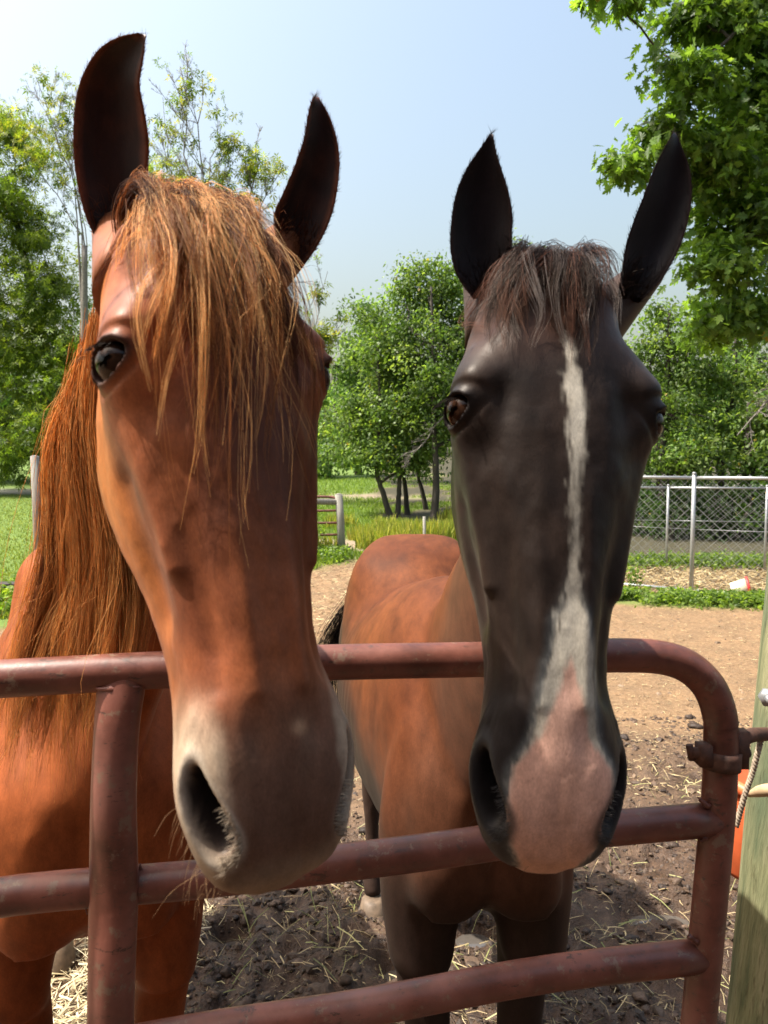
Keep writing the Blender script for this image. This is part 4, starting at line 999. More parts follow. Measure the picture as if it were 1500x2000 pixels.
# orange bucket behind the post
def lathe(mb, prof, c, R=None, n=32, C=None):
    a = np.linspace(0, 2 * math.pi, n, endpoint=False); prof = np.array(prof)
    V = np.stack([prof[:, :1] * np.cos(a), prof[:, :1] * np.sin(a), np.repeat(prof[:, 1:2], n, 1)], -1).reshape(-1, 3)
    if R is not None: V = V @ np.asarray(R).T
    m = len(prof); i = np.arange(m - 1)[:, None] * n; j = np.arange(n)[None]; jn = (j + 1) % n
    mb.push(V + np.asarray(c), np.stack([i + j, i + jn, i + n + jn, i + n + j], -1).reshape(-1, 4), None, C)
def rotm(ax_, deg): return np.array(Matrix.Rotation(math.radians(deg), 3, Vector(ax_)))
ob = empty('feed_tub', P(1480, 1620, 1.45), 'faded orange plastic tub hanging behind the wooden gate post', 'tub')
mb = MB(); lathe(mb, [(.0, -.10), (.095, -.10), (.105, -.09), (.125, .06), (.128, .075), (.118, .075), (.100, -.085), (0, -.088)], P(1510, 1610, 1.5), rotm((0, 1, 0), 14))
m_o = simple('orange_plastic', (.78, .16, .055), .45, 12, .25, .1)
add('tub_wall', mb.mesh('tub_wall', [m_o]), ob)
mb = MB(); lathe(mb, [(.124, .060), (.136, .062), (.137, .080), (.124, .082)], P(1510, 1610, 1.5), rotm((0, 1, 0), 14)); add('tub_rim', mb.mesh('tub_rim', [m_o]), ob)

# ------------------------------------------------------------------ unseen wall and slab added behind the camera to cut fill light
light_blocker = empty('light_blocker', (.6, -1.7, 0), 'unseen dark plank screen with a top slab, added behind the camera to block fill light', 'light_blocker')
mbw = simple('dark_blocker_board', (.050, .036, .028), .9, 8, .4, .5, .004, vec=(4, 4, .3))
me_b = None
for k in range(44):
    x = -4.6 + k * .235; mb = MB(); mb.box((x, -1.7 + .006 * (k % 2), 1.75), (.228, .03, 3.5)); add('blocker_board', mb.mesh('blocker_board', [mbw], False), light_blocker)
mb = MB(); mb.box((.5, -3.2, 3.66), (11, 3.6, .08), rotm((1, 0, 0), -8)); add('blocker_roof', mb.mesh('blocker_roof', [simple('blocker_roof_metal', (.2, .19, .18), .5, 10, .2, .1, metal=.4)], False), light_blocker)

# ------------------------------------------------------------------ chain link pen
def gz(p): return float(gheight(np.array([p[0]]), np.array([p[1]]))[0])
pen = empty('chain_link_fence', P(1355, 1160, 9.4), 'galvanised chain link pen with pipe posts in front of the dark trees', 'fence')
def ground_at(px, d):
    q = P(px, 1000, d); return np.array([q[0], q[1], 0.0])
A0, A1, A2 = ground_at(1130, 10.25), ground_at(1354, 9.4), ground_at(1640, 8.75)
B0, B1, B2, B3 = ground_at(1130, 11.6), ground_at(1304, 11.3), ground_at(1497, 11.05), ground_at(1680, 10.8)
HT, HB = 1.46, 1.28
def pole(name, b, h, r):
    mb = MB(); mb.tube([b + [0, 0, -.1], b + [0, 0, h * .5], b + [0, 0, h]], r, 14)
    mb.tube([b + [0, 0, h], b + [0, 0, h + .02]], [r * 1.25, r * .6], 14); add(name, mb.mesh(name, [M['galv']]), pen)
for b, h, r in ((A0, HT, .024), (A1, HT + .03, .026), (A2, HT, .026)): pole('fence_post', b, h, r)
for b in (B0, B1, B2, B3): pole('fence_post', b, HB, .019)
def rail_(name, pts, z, r):
    mb = MB()
    for a, b in zip(pts[:-1], pts[1:]): mb.tube([a + [0, 0, z], b + [0, 0, z]], r, 10)
    add(name, mb.mesh(name, [M['galv']]), pen)
rail_('top_rail', [A0, A1, A2], HT - .02, .021); rail_('top_rail', [B0, B1, B2, B3], HB - .03, .016)
rail_('bottom_rail', [A0, A1, A2], .035, .018); rail_('tension_wire', [B0, B1, B2, B3], .76, .004); rail_('tension_wire', [A0, A1, A2], .80, .0026)
def chain(a, b, z0, z1, step=.062, r=.0026):
    mb = MB(); L = np.linalg.norm(b - a); t = (b - a) / L; nrm_ = np.array([-t[1], t[0], 0]); n = int(L / step); m = int((z1 - z0) / (step * .95))
    for i in range(n):
        k = np.arange(m + 1); off = ((k + i) % 2 - .5) * step * 1.04
        # neighbouring wires are mirror images and hook round each other
        pts = a + np.outer(i * step + step * .5 + off, t) + np.outer(((k % 2) - .5) * .004, nrm_); pts[:, 2] = z0 + (z1 - z0) * k / m
        mb.tube(pts, r, 3, caps=False)
    return mb
for a, b, h in ((A0, A1, HT), (A1, A2, HT), (B0, B1, HB), (B1, B2, HB), (B2, B3, HB)):
    add('chain_link_mesh', chain(a, b, .04, h + .02).mesh('chain_link_mesh', [M['galv']]), pen, kind='stuff')

# feed bucket lying in the straw of the pen
fb_c = np.array(at(np.array(1447), np.array(1152), np.array(9.15))); fb_c[2] = .11
fb = empty('feed_bucket', [fb_c[0], fb_c[1], 0], 'cream feed bucket with a red rim lying on its side in the pen', 'bucket')
Rb = rotm((0, 0, 1), -22) @ rotm((0, 1, 0), 74)
m_cream = simple('cream_plastic', (.72, .62, .44), .5, 20, .12, .1); m_red = simple('red_plastic', (.58, .05, .045), .45, 20, .2, .1)
mb = MB(); lathe(mb, [(0, -.11), (.082, -.11), (.092, -.10), (.112, .075), (.108, .075), (.088, -.095), (0, -.098)], fb_c, Rb); add('bucket_wall', mb.mesh('bucket_wall', [m_cream]), fb)
mb = MB(); lathe(mb, [(.113, .07), (.128, .072), (.131, .10), (.116, .105), (.110, .075)], fb_c, Rb); add('bucket_rim', mb.mesh('bucket_rim', [m_red]), fb)

# ------------------------------------------------------------------ back gate, posts
bgp = P(668, 1090, 12.6); bgp[2] = gz(bgp)
bgt = empty('paddock_gate', bgp + [-.9, 0, 0], 'small far red tube gate hung on a wooden post behind the chestnut horse', 'gate')
def bt(name, pts, r, m_):
    mb = MB(); mb.tube(spline(np.array([P(x, y, 12.7) for x, y in pts]), 26), r, 10); add(name, mb.mesh(name, [m_]), bgt)
bt('gate_frame', [(420, 971), (560, 970), (630, 970), (652, 972), (660, 978), (661, 990), (661, 1040), (661, 1089)], .022, M['gate'])
for y0, y1 in ((999, 997), (1022, 1021), (1046, 1044), (1068, 1066), (1087, 1085)): bt('gate_rail', [(420, y0 + 2), (661, y1)], .021, M['gate'])
bp = empty('fence_post', bgp, 'weathered wooden post holding the far red gate beyond the bay horse', 'post')
mb = MB(); mb.tube([bgp + [0, 0, -.15], bgp + [-.02, 0, .5], bgp + [-.05, 0, .97]], [.066, .064, .062], 14); mb.tube([bgp + [-.05, 0, .97], bgp + [-.05, 0, .985]], [.06, .03], 14)
add('post', mb.mesh('post', [M['oldwood']]), bp)
mb = MB(); a = bgp + [-.07, 0, .845]; mb.tube([a, a + [-1.2, .1, .015], a + [-2.6, .2, .02]], .05, 12); add('top_pole', mb.mesh('top_pole', [M['oldwood']]), bp)
lp = P(74, 1000, 9.3); lp[2] = 0
lpo = empty('fence_post', lp, 'pale grey wooden post on the lawn left of the chestnut mane', 'post')
mb = MB(); top = P(68, 891, 9.3); mb.tube([lp + [0, 0, -.1], (lp + top) / 2, top], [.056, .054, .052], 14); mb.tube([top, top + [0, 0, .012]], [.05, .02], 14); add('post', mb.mesh('post', [M['oldwood']]), lpo)
mb = MB(); c = P(80, 992, 9.24); mb.box(c, (.05, .05, .07)); mb.tube([c, c + [.05, -.05, .03]], .012, 8); add('insulator', mb.mesh('insulator', [simple('black_plastic', (.02, .02, .02), .4, 20, .1, 0)]), lpo)
tie = P(-60, 1148, 8.9); tie[2] = .10
mb = MB(); mb.box(tie, (1.15, .2, .24)); o = add('timber_edging', mb.mesh('timber_edging', [simple('old_tie', (.04, .034, .03), .9, 20, .4, .6, .01)], False)); tag(o, 'dark old timber lying along the lawn edge at the far left', 'timber')
sk = P(828, 1034, 12.4); sk[2] = gz(sk); mb = MB(); mb.tube([sk + [0, 0, -.1], sk + [.01, 0, .2], sk + [.005, 0, .62]], .025, 6)
o = add('wooden_stake', mb.mesh('wooden_stake', [M['oldwood']])); tag(o, 'short pale wooden stake standing in the tall weeds', 'stake')

# ------------------------------------------------------------------ trees
def leaf_template(kind):
    if kind == 'oak':
        out_ = [(0, 0), (.06, .12), (.20, .16), (.10, .26), (.30, .36), (.40, .50), (.14, .46), (.30, .62), (.33, .74), (.12, .66), (.13, .85), (0, 1.0)]
        pts = out_ + [(-x, y) for x, y in out_[-2:0:-1]]
        V = np.array([(x, y, .10 * abs(x) - .12 * (y - .4) ** 2) for x, y in pts] + [(0, .45, -.02)])
        n = len(pts); T = np.array([[i, (i + 1) % n, n] for i in range(n)]); return V, T
    if kind == 'oval':
        V = np.array([(0, 0, 0), (.26, .38, .05), (.18, .74, .0), (0, 1, -.08), (-.18, .74, .0), (-.26, .38, .05)]); return V, np.array([[0, 1, 5], [1, 2, 5], [2, 4, 5], [2, 3, 4]])
    if kind == 'spray':   # a short compound spray: five leaflets
        V = []; T = []
        for a, l in ((0, 1.0), (50, .8), (-50, .8), (105, .6), (-105, .6)):
            c, s = math.cos(math.radians(a)), math.sin(math.radians(a)); k = len(V)
            for x, y in ((0, .08), (.13, .5), (0, 1), (-.13, .5)): V.append(((x * c + y * s) * l, (-x * s + y * c) * l, -.15 * (y * l) ** 2))
            T += [[k, k + 1, k + 2], [k, k + 2, k + 3]]
        return np.array(V), np.array(T)
LT = {k: leaf_template(k) for k in ('oak', 'oval', 'spray')}
def leaves_mesh(name, pos, size, kind, cols, r, up=.55, outd=None):
    V0, T0 = LT[kind]; n = len(pos); k = len(V0)
    z = nrm(r.normal(size=(n, 3)) * .75 + np.array([0, 0, up]) + (0 if outd is None else outd * .5))
    x = nrm(np.cross(r.normal(size=(n, 3)) + np.array([0, 0, -.4]), z)); y = np.cross(z, x)
    y = y + np.array([0, 0, -.25]); 
    V = pos[:, None] + size[:, None, None] * (V0[None, :, 0:1] * x[:, None] + V0[None, :, 1:2] * y[:, None] + V0[None, :, 2:3] * z[:, None])
    T = (np.arange(n) * k)[:, None, None] + T0[None]
    return mk_mesh(name, V.reshape(-1, 3), T.reshape(-1, 3), False, [M['leaf']], np.repeat(cols, k, 0))
def tree(name, label, base, blobs, leaf, lsize, dens, palette, seed, trunk_r=.14, group=None, top=None, clump=.42, lean=None, trunk_pts=None, twigs=True, bare=0.0, cat='tree', hero=0):
    """blobs: (px, py, rx, ry, distance) crown lobes read off the photo, made round in depth"""
    r = np.random.default_rng(seed)
    base = np.array(base, float); many = 1.15 if leaf == 'oak' else 2.9; lsize = lsize * (1.0 if leaf == 'oak' else .62)
    root = empty(name, base, label, cat, group)
    pos = []; cl = []
    lob = []
    for bx, by, rx, ry, d in blobs:
        c = P(bx, by, d); a = rx * d / F; b = ry * d / F; lob.append((c, a, b)); dep = min(max(a, b) * .75, 2.6)
        nc = max(8, int(dens * 9 * (a * b + .5 * dep * (a + b)) / (clump ** 2)))
        q = nrm(r.normal(size=(nc, 3))) * (r.random((nc, 1)) ** .42)
        cl.append(c + q * np.array([a, dep, b]) * (1 + .18 * r.normal(size=(nc, 1))))
    cl = np.vstack(cl); csz = clump * r.uniform(.55, 1.25, len(cl)); shade = r.uniform(.6, 1.5, len(cl)); hue = r.random(len(cl))
    per = max(8, int(dens * 50 * many)); n = len(cl) * per
    ci = np.repeat(np.arange(len(cl)), per)
    off = r.normal(size=(n, 3)) * np.array([.44, .44, .28]) * csz[ci][:, None]
    pos = cl[ci] + off; keep = pos[:, 2] > gheight(pos[:, 0], pos[:, 1], False) + .05
    keep &= pos[:, 1] > 3
    pos, ci, off = pos[keep], ci[keep], off[keep]; n = len(pos)
    pa = np.array(palette); h = np.clip(hue[ci] * .6 + r.random(n) * .4, 0, .999) * (len(pa) - 1); i = h.astype(int); f = (h - i)[:, None]
    cols = (pa[i] * (1 - f) + pa[np.minimum(i + 1, len(pa) - 1)] * f) * (shade[ci] * r.uniform(.75, 1.25, n))[:, None]
    yl = r.random(n) < .003; cols[yl] = np.array((.30, .22, .03))
    size = lsize * r.uniform(.6, 1.25, n)
    if hero:
        dcam = np.linalg.norm(pos - CAM, axis=1); q = (pos - CAM); px = 750 + F * (q @ RT) / (q @ FW); py = 1000 - F * (q @ UP) / (q @ FW)
        seen = (px > 0) & (px < 1500) & (py > 0) & (py < 2000)
        order = np.argsort(np.where(seen, dcam / size, 1e9))[:hero]; mask = np.ones(n, bool); mask[order] = False
        V0, T0 = LT[leaf]; mats_ = {}
        for k_ in range(12):
            mats_[k_] = mk_mesh('leaf', V0, T0, False, [M['leaf']], np.tile(cols[order[k_ * (hero // 12)]], (len(V0), 1)))
        for j_, o_ in enumerate(order):
            z = nrm(r.normal(size=3) * .7 + np.array([0, -.2, .55])); x = nrm(np.cross(r.normal(size=3) + np.array([0, 0, -.4]), z)); y = np.cross(z, x)
            mtx = Matrix([[*(np.array([x[k], y[k], z[k]]) * size[o_]), pos[o_][k]] for k in range(3)] + [[0, 0, 0, 1]])
            lo = bpy.data.objects.new('leaf', mats_[j_ % 12]); COL.objects.link(lo); lo.parent = root; lo.matrix_world = mtx
            lo.matrix_parent_inverse = PINV[root.name]
        pos, cols, size, off, ci = pos[mask], cols[mask], size[mask], off[mask], ci[mask]
    outd = nrm(off)
    add('crown', leaves_mesh('crown', pos, size, leaf, cols, r, up=.8, outd=outd), root, kind='stuff')
    # trunk and limbs: from the trunk line to the lobes, then to the clumps
    mb = MB()
    cc = np.mean([l[0] for l in lob], 0); topz = max(l[0][2] + .4 * l[2] for l in lob) if top is None else top
    if trunk_pts is None:
        tp = np.array([base + [0, 0, -.2], base * .75 + np.array([cc[0], cc[1], base[2] * 1 + 0]) * .25 + [0, 0, (topz - base[2]) * .35], np.array([cc[0], cc[1], base[2] + (topz - base[2]) * .7]), np.array([cc[0], cc[1], topz])])
        tp[1, 2] = base[2] + (topz - base[2]) * .35
    else: tp = np.array(trunk_pts)
    tl = spline(tp, 30); tl[1:-1] += r.normal(size=(28, 3)) * trunk_r * .07
    mb.tube(tl, trunk_r * (1 - .85 * np.linspace(0, 1, 30) ** .9) + .012 + trunk_r * .5 * np.exp(-np.linspace(0, 30, 30)), 10)
    nodes = [(p, trunk_r * (1 - .8 * t)) for p, t in zip(tl[6:], np.linspace(.2, 1, 24))]
    NP = np.array([p for p, _ in nodes]); NR = np.array([q for _, q in nodes])
    for c, a, b in lob:
        dz = NP[:, 2] - (c[2] - .6 * np.linalg.norm((NP - c)[:, :2], axis=1)); k = int(np.argmin(np.linalg.norm(NP - c, axis=1) + 1.5 * np.maximum(dz, 0)))
        s0 = NP[k]; mid = (s0 + c) / 2 + r.normal(size=3) * .12 * np.linalg.norm(c - s0) * np.array([1, 1, .4]); e = c + np.array([0, 0, b * .45])
        br = spline(np.array([s0, mid, c, e]), 14); br[1:] += r.normal(size=(13, 3)) * .02 * np.linalg.norm(c - s0); r0 = min(NR[k] * .7, .02 + .028 * np.linalg.norm(c - s0))
        rr = r0 * (1 - .75 * np.linspace(0, 1, 14)) + .006; mb.tube(br, rr, 6, caps=False)
        NP = np.vstack([NP, br[3:]]); NR = np.concatenate([NR, rr[3:]])
    if twigs:
        sel = r.permutation(len(cl))[:300]
        for k in sel:
            dd = np.linalg.norm(NP - cl[k], axis=1) + 1.0 * np.maximum(NP[:, 2] - cl[k][2], 0); j = int(np.argmin(dd)); s0 = NP[j]; L_ = np.linalg.norm(cl[k] - s0)
            if L_ < .05: continue
            md = (s0 + cl[k]) / 2 + r.normal(size=3) * .1 * L_; br = spline(np.array([s0, md, cl[k], cl[k] + (cl[k] - md) * .4]), 5)
            mb.tube(br, np.linspace(min(NR[j] * .6, .012 + .008 * L_), .004, 5), 3, caps=False)
    add('trunk', mb.mesh('trunk', [M['bark']]), root)
    return root
def gbase(px, d):
    p = P(px, 1000, d); p[2] = gz(p); return p

G_oak = [(.06, .115, .018), (.10, .175, .026), (.13, .22, .042), (.20, .29, .065)]
G_mid = [(.055, .105, .026), (.09, .155, .038), (.14, .21, .055), (.21, .27, .085)]
G_left = [(.055, .095, .016), (.10, .155, .022), (.18, .24, .035), (.30, .33, .055)]
G_dark = [(.02, .05, .012), (.04, .085, .018), (.07, .12, .025)]
G_far = [(0.081, 0.149, 0.052), (0.127, 0.207, 0.069), (0.196, 0.276, 0.103)]

# the oak that hangs in from the upper right
oakb = gbase(1760, 10.5)
tree('oak_tree', 'oak with pointed lobed leaves hanging in from the upper right corner', oakb,
     [(1440, 40, 130, 90, 9.4), (1340, 150, 75, 50, 9.0), (1470, 190, 120, 90, 9.6), (1300, 265, 70, 40, 9.1), (1225, 318, 52, 26, 9.0), (1390, 310, 110, 70, 9.5), (1470, 420, 110, 90, 9.7), (1395, 520, 70, 70, 9.3), (1460, 600, 90, 60, 9.8), (1345, 30, 60, 40, 9.2), (1200, -6, 60, 14, 8.8), (1560, 300, 110, 250, 10.2), (1400, 640, 70, 40, 9.6)],
     'oak', .135, .78, G_oak, 101, trunk_r=.26, clump=.34, trunk_pts=[oakb + [0, 0, -.2], oakb + [-.1, 0, 2.5], P(1640, 350, 10.4), P(1560, -100, 10)], hero=300)
# big broadleaf tree at the left edge
lb = gbase(105, 26)
tree('broadleaf_tree', 'large yellow-green leafy tree at the left edge beyond the gravel path', lb,
     [(20, 430, 110, 110, 25), (-70, 560, 150, 180, 25.5), (95, 560, 75, 90, 24.5), (60, 690, 110, 110, 25), (-40, 800, 120, 90, 25), (75, 840, 90, 70, 24), (130, 700, 55, 90, 24.5), (30, 330, 70, 60, 25), (-10, 900, 90, 35, 24), (10, 260, 50, 40, 25)],
     'spray', .34, .50, G_left, 102, trunk_r=.32, clump=.85, trunk_pts=[lb + [0, 0, -.3], P(108, 800, 26), P(60, 560, 25.5), P(10, 350, 25)])
tree('broadleaf_tree', 'dark shaded tree low behind the left tree and the path', gbase(-30, 31),
     [(-20, 820, 150, 110, 30), (120, 860, 120, 90, 31), (-120, 700, 150, 150, 31), (170, 780, 90, 120, 31)], 'spray', .36, .42, G_dark, 103, trunk_r=.25, clump=.95, twigs=False)
# half-dead tree with bare twigs behind the chestnut ears
def bare_branches(mb, start, end, r0, seed, depth=3, n=8, spread=.5):
    r = np.random.default_rng(seed)
    def grow(a, b, rad, lvl):
        L_ = np.linalg.norm(b - a); m = (a + b) / 2 + r.normal(size=3) * .05 * L_; ns = 8 if lvl < 2 else 4; br = spline(np.array([a, m, b]), ns); br[1:-1] += r.normal(size=(ns - 2, 3)) * .012 * L_
        mb.tube(br, np.linspace(rad, max(rad * .35, .004), ns), (6, 4, 3, 3)[min(lvl, 3)], caps=False); tips.append(b)
        if lvl >= depth: return
        d = nrm(b - a)
        for k in range(n - lvl):
            t = r.uniform(.25, .97); s0 = br[int(t * (ns - 1))]; dr = nrm(d + r.normal(size=3) * spread * np.array([1, .7, .6]) + np.array([0, 0, .18])); grow(s0, s0 + dr * L_ * r.uniform(.22, .45) * (1.1 - .4 * t), rad * .45, lvl + 1)
    tips = []; grow(start, end, r0, 0); return tips
def dying_tree(label, base, limbs, tufts, seed, group=None, name='dying_tree'):
    root = empty(name, base, label, 'tree', group); mb = MB(); r = np.random.default_rng(seed); tips = []
    hub = base + np.array([0, 0, 3.0])
    lo = min(p[0][2] for p in limbs); tr = spline(np.array([base + [0, 0, -.2], (base + limbs[0][0]) / 2, limbs[0][0]]), 14); mb.tube(tr, np.linspace(.16, .08, 14), 9)
    for k, (a, b, rad) in enumerate(limbs):
        if k: mb.tube(spline(np.array([tr[8], (tr[8] + a) / 2 + [0, 0, -.1], a]), 8), np.linspace(.07, rad, 8), 6)
        tips += bare_branches(mb, a, b, rad, seed + k)
    add('trunk', mb.mesh('trunk', [M['twig']]), root)
    tips = np.array(tips); pos = []
    for c, rad, cnt in tufts: pos.append(c + r.normal(size=(cnt, 3)) * rad * np.array([1, 1, .7]))
    pick = tips[r.random(len(tips)) < .03]; 
    if len(pick): pos.append(np.repeat(pick, 7, 0) + r.normal(size=(len(pick) * 7, 3)) * .13)
    pos = np.vstack(pos); pa = np.array(G_left + [(.26, .25, .04)]); cols = pa[r.integers(0, len(pa), len(pos))] * r.uniform(.8, 1.3, (len(pos), 1))
    add('crown', leaves_mesh('crown', pos, .19 * r.uniform(.6, 1.2, len(pos)), 'spray', cols, r), root, kind='stuff')
def tf(px, py, d, rad, n): return (P(px, py, d), rad, n)
D = 21.0
dying_tree('half-dead tree with bare upper twigs between the chestnut ears', gbase(420, D),
           [(P(400, 480, D), P(352, 130, D), .030), (P(350, 420, D), P(318, 190, D), .016), (P(420, 470, D), P(395, 150, D), .027), (P(430, 430, D), P(455, 270, D), .019), (P(460, 470, D), P(500, 275, D), .024), (P(490, 460, D), P(555, 320, D), .022), (P(370, 500, D), P(430, 240, D), .022), (P(320, 470, D), P(300, 300, D), .016)],
           [tf(320, 370, D, .42, 130), tf(350, 340, D, .3, 70), tf(420, 380, D, .4, 110), tf(480, 300, D, .3, 60), tf(500, 330, D, .35, 70), tf(390, 165, D, .25, 34), tf(440, 215, D, .22, 22), tf(460, 390, D, .4, 90), tf(300, 330, D, .3, 60), tf(530, 330, D, .25, 40), tf(345, 410, D, .6, 150)], 301)
D = 23.0
dying_tree('thin tree with bare sprays rising above the left leafy tree', gbase(165, D),
           [(P(165, 480, D), P(70, 150, D), .027), (P(150, 420, D), P(120, 210, D), .019), (P(160, 460, D), P(30, 260, D), .019), (P(170, 480, D), P(150, 250, D), .016)],
           [tf(80, 150, D, .22, 40), tf(105, 190, D, .2, 26), tf(40, 240, D, .35, 60), tf(80, 265, D, .4, 90), tf(120, 280, D, .3, 50), tf(10, 225, D, .3, 50), tf(110, 330, D, .4, 90), tf(60, 300, D, .4, 90)], 311)
D = 20.0
dying_tree('bare twiggy sapling against the sky right of the chestnut forelock', gbase(590, D),
           [(P(595, 760, D), P(640, 530, D), .016), (P(600, 720, D), P(672, 620, D), .012), (P(600, 690, D), P(640, 650, D), .010)], [tf(600, 760, D, .2, 10)], 321)
# middle group
def trunkline(pts, d): return [P(x, y, d) for x, y in pts]
MG = 'trees of the middle grove'
tree('grove_tree', 'tall bright green tree in the middle grove with a straight dark trunk', gbase(850, 17.3),
     [(840, 575, 60, 65, 18), (880, 640, 90, 80, 18.3), (800, 640, 60, 70, 17.6), (850, 730, 80, 70, 17.2), (950, 560, 70, 80, 19), (930, 720, 90, 100, 18.5), (900, 820, 60, 50, 18), (820, 540, 45, 45, 18), (790, 580, 40, 50, 18), (870, 560, 50, 50, 18.2), (845, 820, 60, 60, 17.4)], 'oval', .155, .62, G_mid, 201, trunk_r=.085, group=None, clump=.5,
     trunk_pts=[gbase(848, 17.3) + [0, 0, -.2]] + trunkline([(852, 930), (848, 840), (846, 700), (842, 560)], 17.3))
tree('grove_tree', 'leaning tree at the left edge of the middle grove, low branches over the grass', gbase(770, 17.8),
     [(735, 700, 60, 70, 18.4), (715, 810, 70, 70, 18.2), (770, 800, 60, 60, 17.6), (705, 880, 60, 40, 18), (755, 890, 60, 35, 17.6), (745, 640, 50, 55, 18.6), (770, 700, 60, 60, 18), (690, 840, 50, 50, 18.2), (720, 900, 60, 30, 17.8), (800, 900, 60, 35, 17.7), (795, 870, 45, 45, 17.8)], 'oval', .15, .60, G_mid, 202, trunk_r=.07, clump=.48,
     trunk_pts=[gbase(768, 17.8) + [0, 0, -.2]] + trunkline([(750, 970), (735, 910), (742, 800), (735, 650)], 17.8))
for k, (bx, d, tp, lab) in enumerate([(776, 17.9, [(779, 960), (782, 880), (790, 760)], 'thin upright trunk just right of the leaning grove tree'), (797, 18.4, [(792, 960), (786, 900), (775, 780)], 'grove tree with a thick short trunk between two thin ones'), (835, 19.6, [(825, 960), (815, 920), (800, 800)], 'back grove tree whose trunk leans left toward its neighbour')]):
    tree('grove_tree', lab, gbase(bx, d), [(780 + 25 * k, 800 - 20 * k, 55, 70, d + .3), (790 + 20 * k, 880, 50, 40, d), (830 - 15 * k, 740, 50, 60, d + .5)], 'oval', .15, .5, G_dark if k else G_mid, 210 + k, trunk_r=.065, clump=.48, trunk_pts=[gbase(bx, d) + [0, 0, -.2]] + trunkline(tp, d))
# far hazy trees
for k, (bx, d, bl, lab) in enumerate([
    (640, 34, [(650, 850, 60, 60, 34), (620, 900, 60, 35, 33), (690, 790, 40, 60, 35)], 'pale far tree at the end of the field between the horses'),
    (700, 36, [(725, 640, 50, 55, 30), (690, 720, 50, 60, 30), (740, 740, 60, 60, 30)], 'soft grey-green tree rising behind the leaning grove tree'),
    (1010, 30, [(1010, 560, 60, 70, 30), (1060, 640, 90, 90, 30), (1000, 720, 90, 90, 30)], 'far tree top showing between the bay horse ears')]):
    tree('far_tree', lab, gbase(bx, d), bl, 'oval', .30, .75, G_far, 220 + k, trunk_r=.16, clump=.85, twigs=False)
# the wood that closes the view all round, too far off to count its trees
r = np.random.default_rng(404); nc = 1500; az = r.uniform(-1.45, 1.45, nc); dd = r.uniform(62, 82, nc); cx = dd * np.sin(az); cy = dd * np.cos(az)
hh = (6.2 + 2.2 * fbm(np.stack([az * 7, 0 * az, 0 * az + 3], -1), 3, 66)); cz = gheight(cx, cy, False) + hh * r.uniform(.0, 1.0, nc) ** .8
ci = np.repeat(np.arange(nc), 34); pos = np.stack([cx, cy, cz], -1)[ci] + r.normal(size=(nc * 34, 3)) * np.array([1.3, 1.0, .75])
cols = (np.array(G_far)[r.integers(0, len(G_far), nc)] * r.uniform(.65, 1.25, (nc, 1)))[ci] * r.uniform(.8, 1.2, (nc * 34, 1))
o = add('far_woods', leaves_mesh('far_woods', pos, .95 * r.uniform(.6, 1.3, len(pos)), 'oval', cols, r, up=.7), kind='stuff'); tag(o, 'soft green far-off wood closing the end of the fields', 'woods')
# woodland behind the pen
RG = [(1290, 15.5, [(1290, 640, 60, 60, 15.5), (1340, 700, 80, 70, 15.3), (1270, 740, 60, 70, 15.5), (1320, 800, 80, 60, 15)], G_mid, 'bright leafy tree right behind the bay horse ear'),
      (1400, 16.5, [(1400, 740, 90, 70, 16), (1470, 700, 80, 80, 16.6), (1430, 830, 90, 60, 15.8)], G_mid, 'leafy tree behind the pen below the oak branches'),
      (1470, 15, [(1480, 820, 70, 80, 15), (1500, 900, 70, 60, 14.6), (1400, 890, 70, 40, 14.8)], G_mid, 'low spreading tree over the right end of the pen'),
      (1300, 14.5, [(1290, 890, 70, 50, 14.6), (1350, 900, 60, 40, 14.4), (1240, 850, 50, 70, 15)], G_mid, 'low branches hanging over the chain link top rail')]
for k, (bx, d, bl, pal, lab) in enumerate(RG): tree('woodland_tree', lab, gbase(bx, d), bl, 'oval', .15, .60, pal, 240 + k, trunk_r=.12, clump=.46)
for k, (bx, d, bl, lab) in enumerate([(1310, 14, [(1300, 1010, 60, 60, 14.3), (1360, 1000, 60, 70, 14.2)], 'dark shrub in the shade behind the left panel of the pen'), (1440, 14, [(1430, 1010, 60, 70, 14.2), (1500, 1000, 60, 80, 14)], 'dark shrub in the shade behind the right panel of the pen'), (1220, 15, [(1220, 1000, 60, 70, 15), (1150, 980, 70, 80, 15.4)], 'dark shrub half hidden by the bay horse cheek'),
                                      (1380, 17, [(1300, 960, 100, 70, 17), (1450, 950, 120, 80, 17), (1200, 930, 120, 90, 18)], 'deep shaded thicket at the back of the woodland')]):
    tree('shrub', lab, gbase(bx, d), bl, 'oval', .13, .55, G_dark, 260 + k, trunk_r=.05, clump=.42, cat='shrub', twigs=False)
# dry dead branches hanging at the right edge
for k, (a, b, lab) in enumerate([((1560, 700), (1440, 850), 'dry bare branch hanging at the right edge above the pen'), ((880, 790), (790, 905), 'dead pale branch among the grove trunks')]):
    mb = MB(); bare_branches(mb, P(*a, 13.5 if k == 0 else 17.0), P(*b, 13.2 if k == 0 else 16.8), .022, 330 + k, spread=.6)
    o = add('dead_branch', mb.mesh('dead_branch', [M['twig']])); tag(o, lab, 'branch')

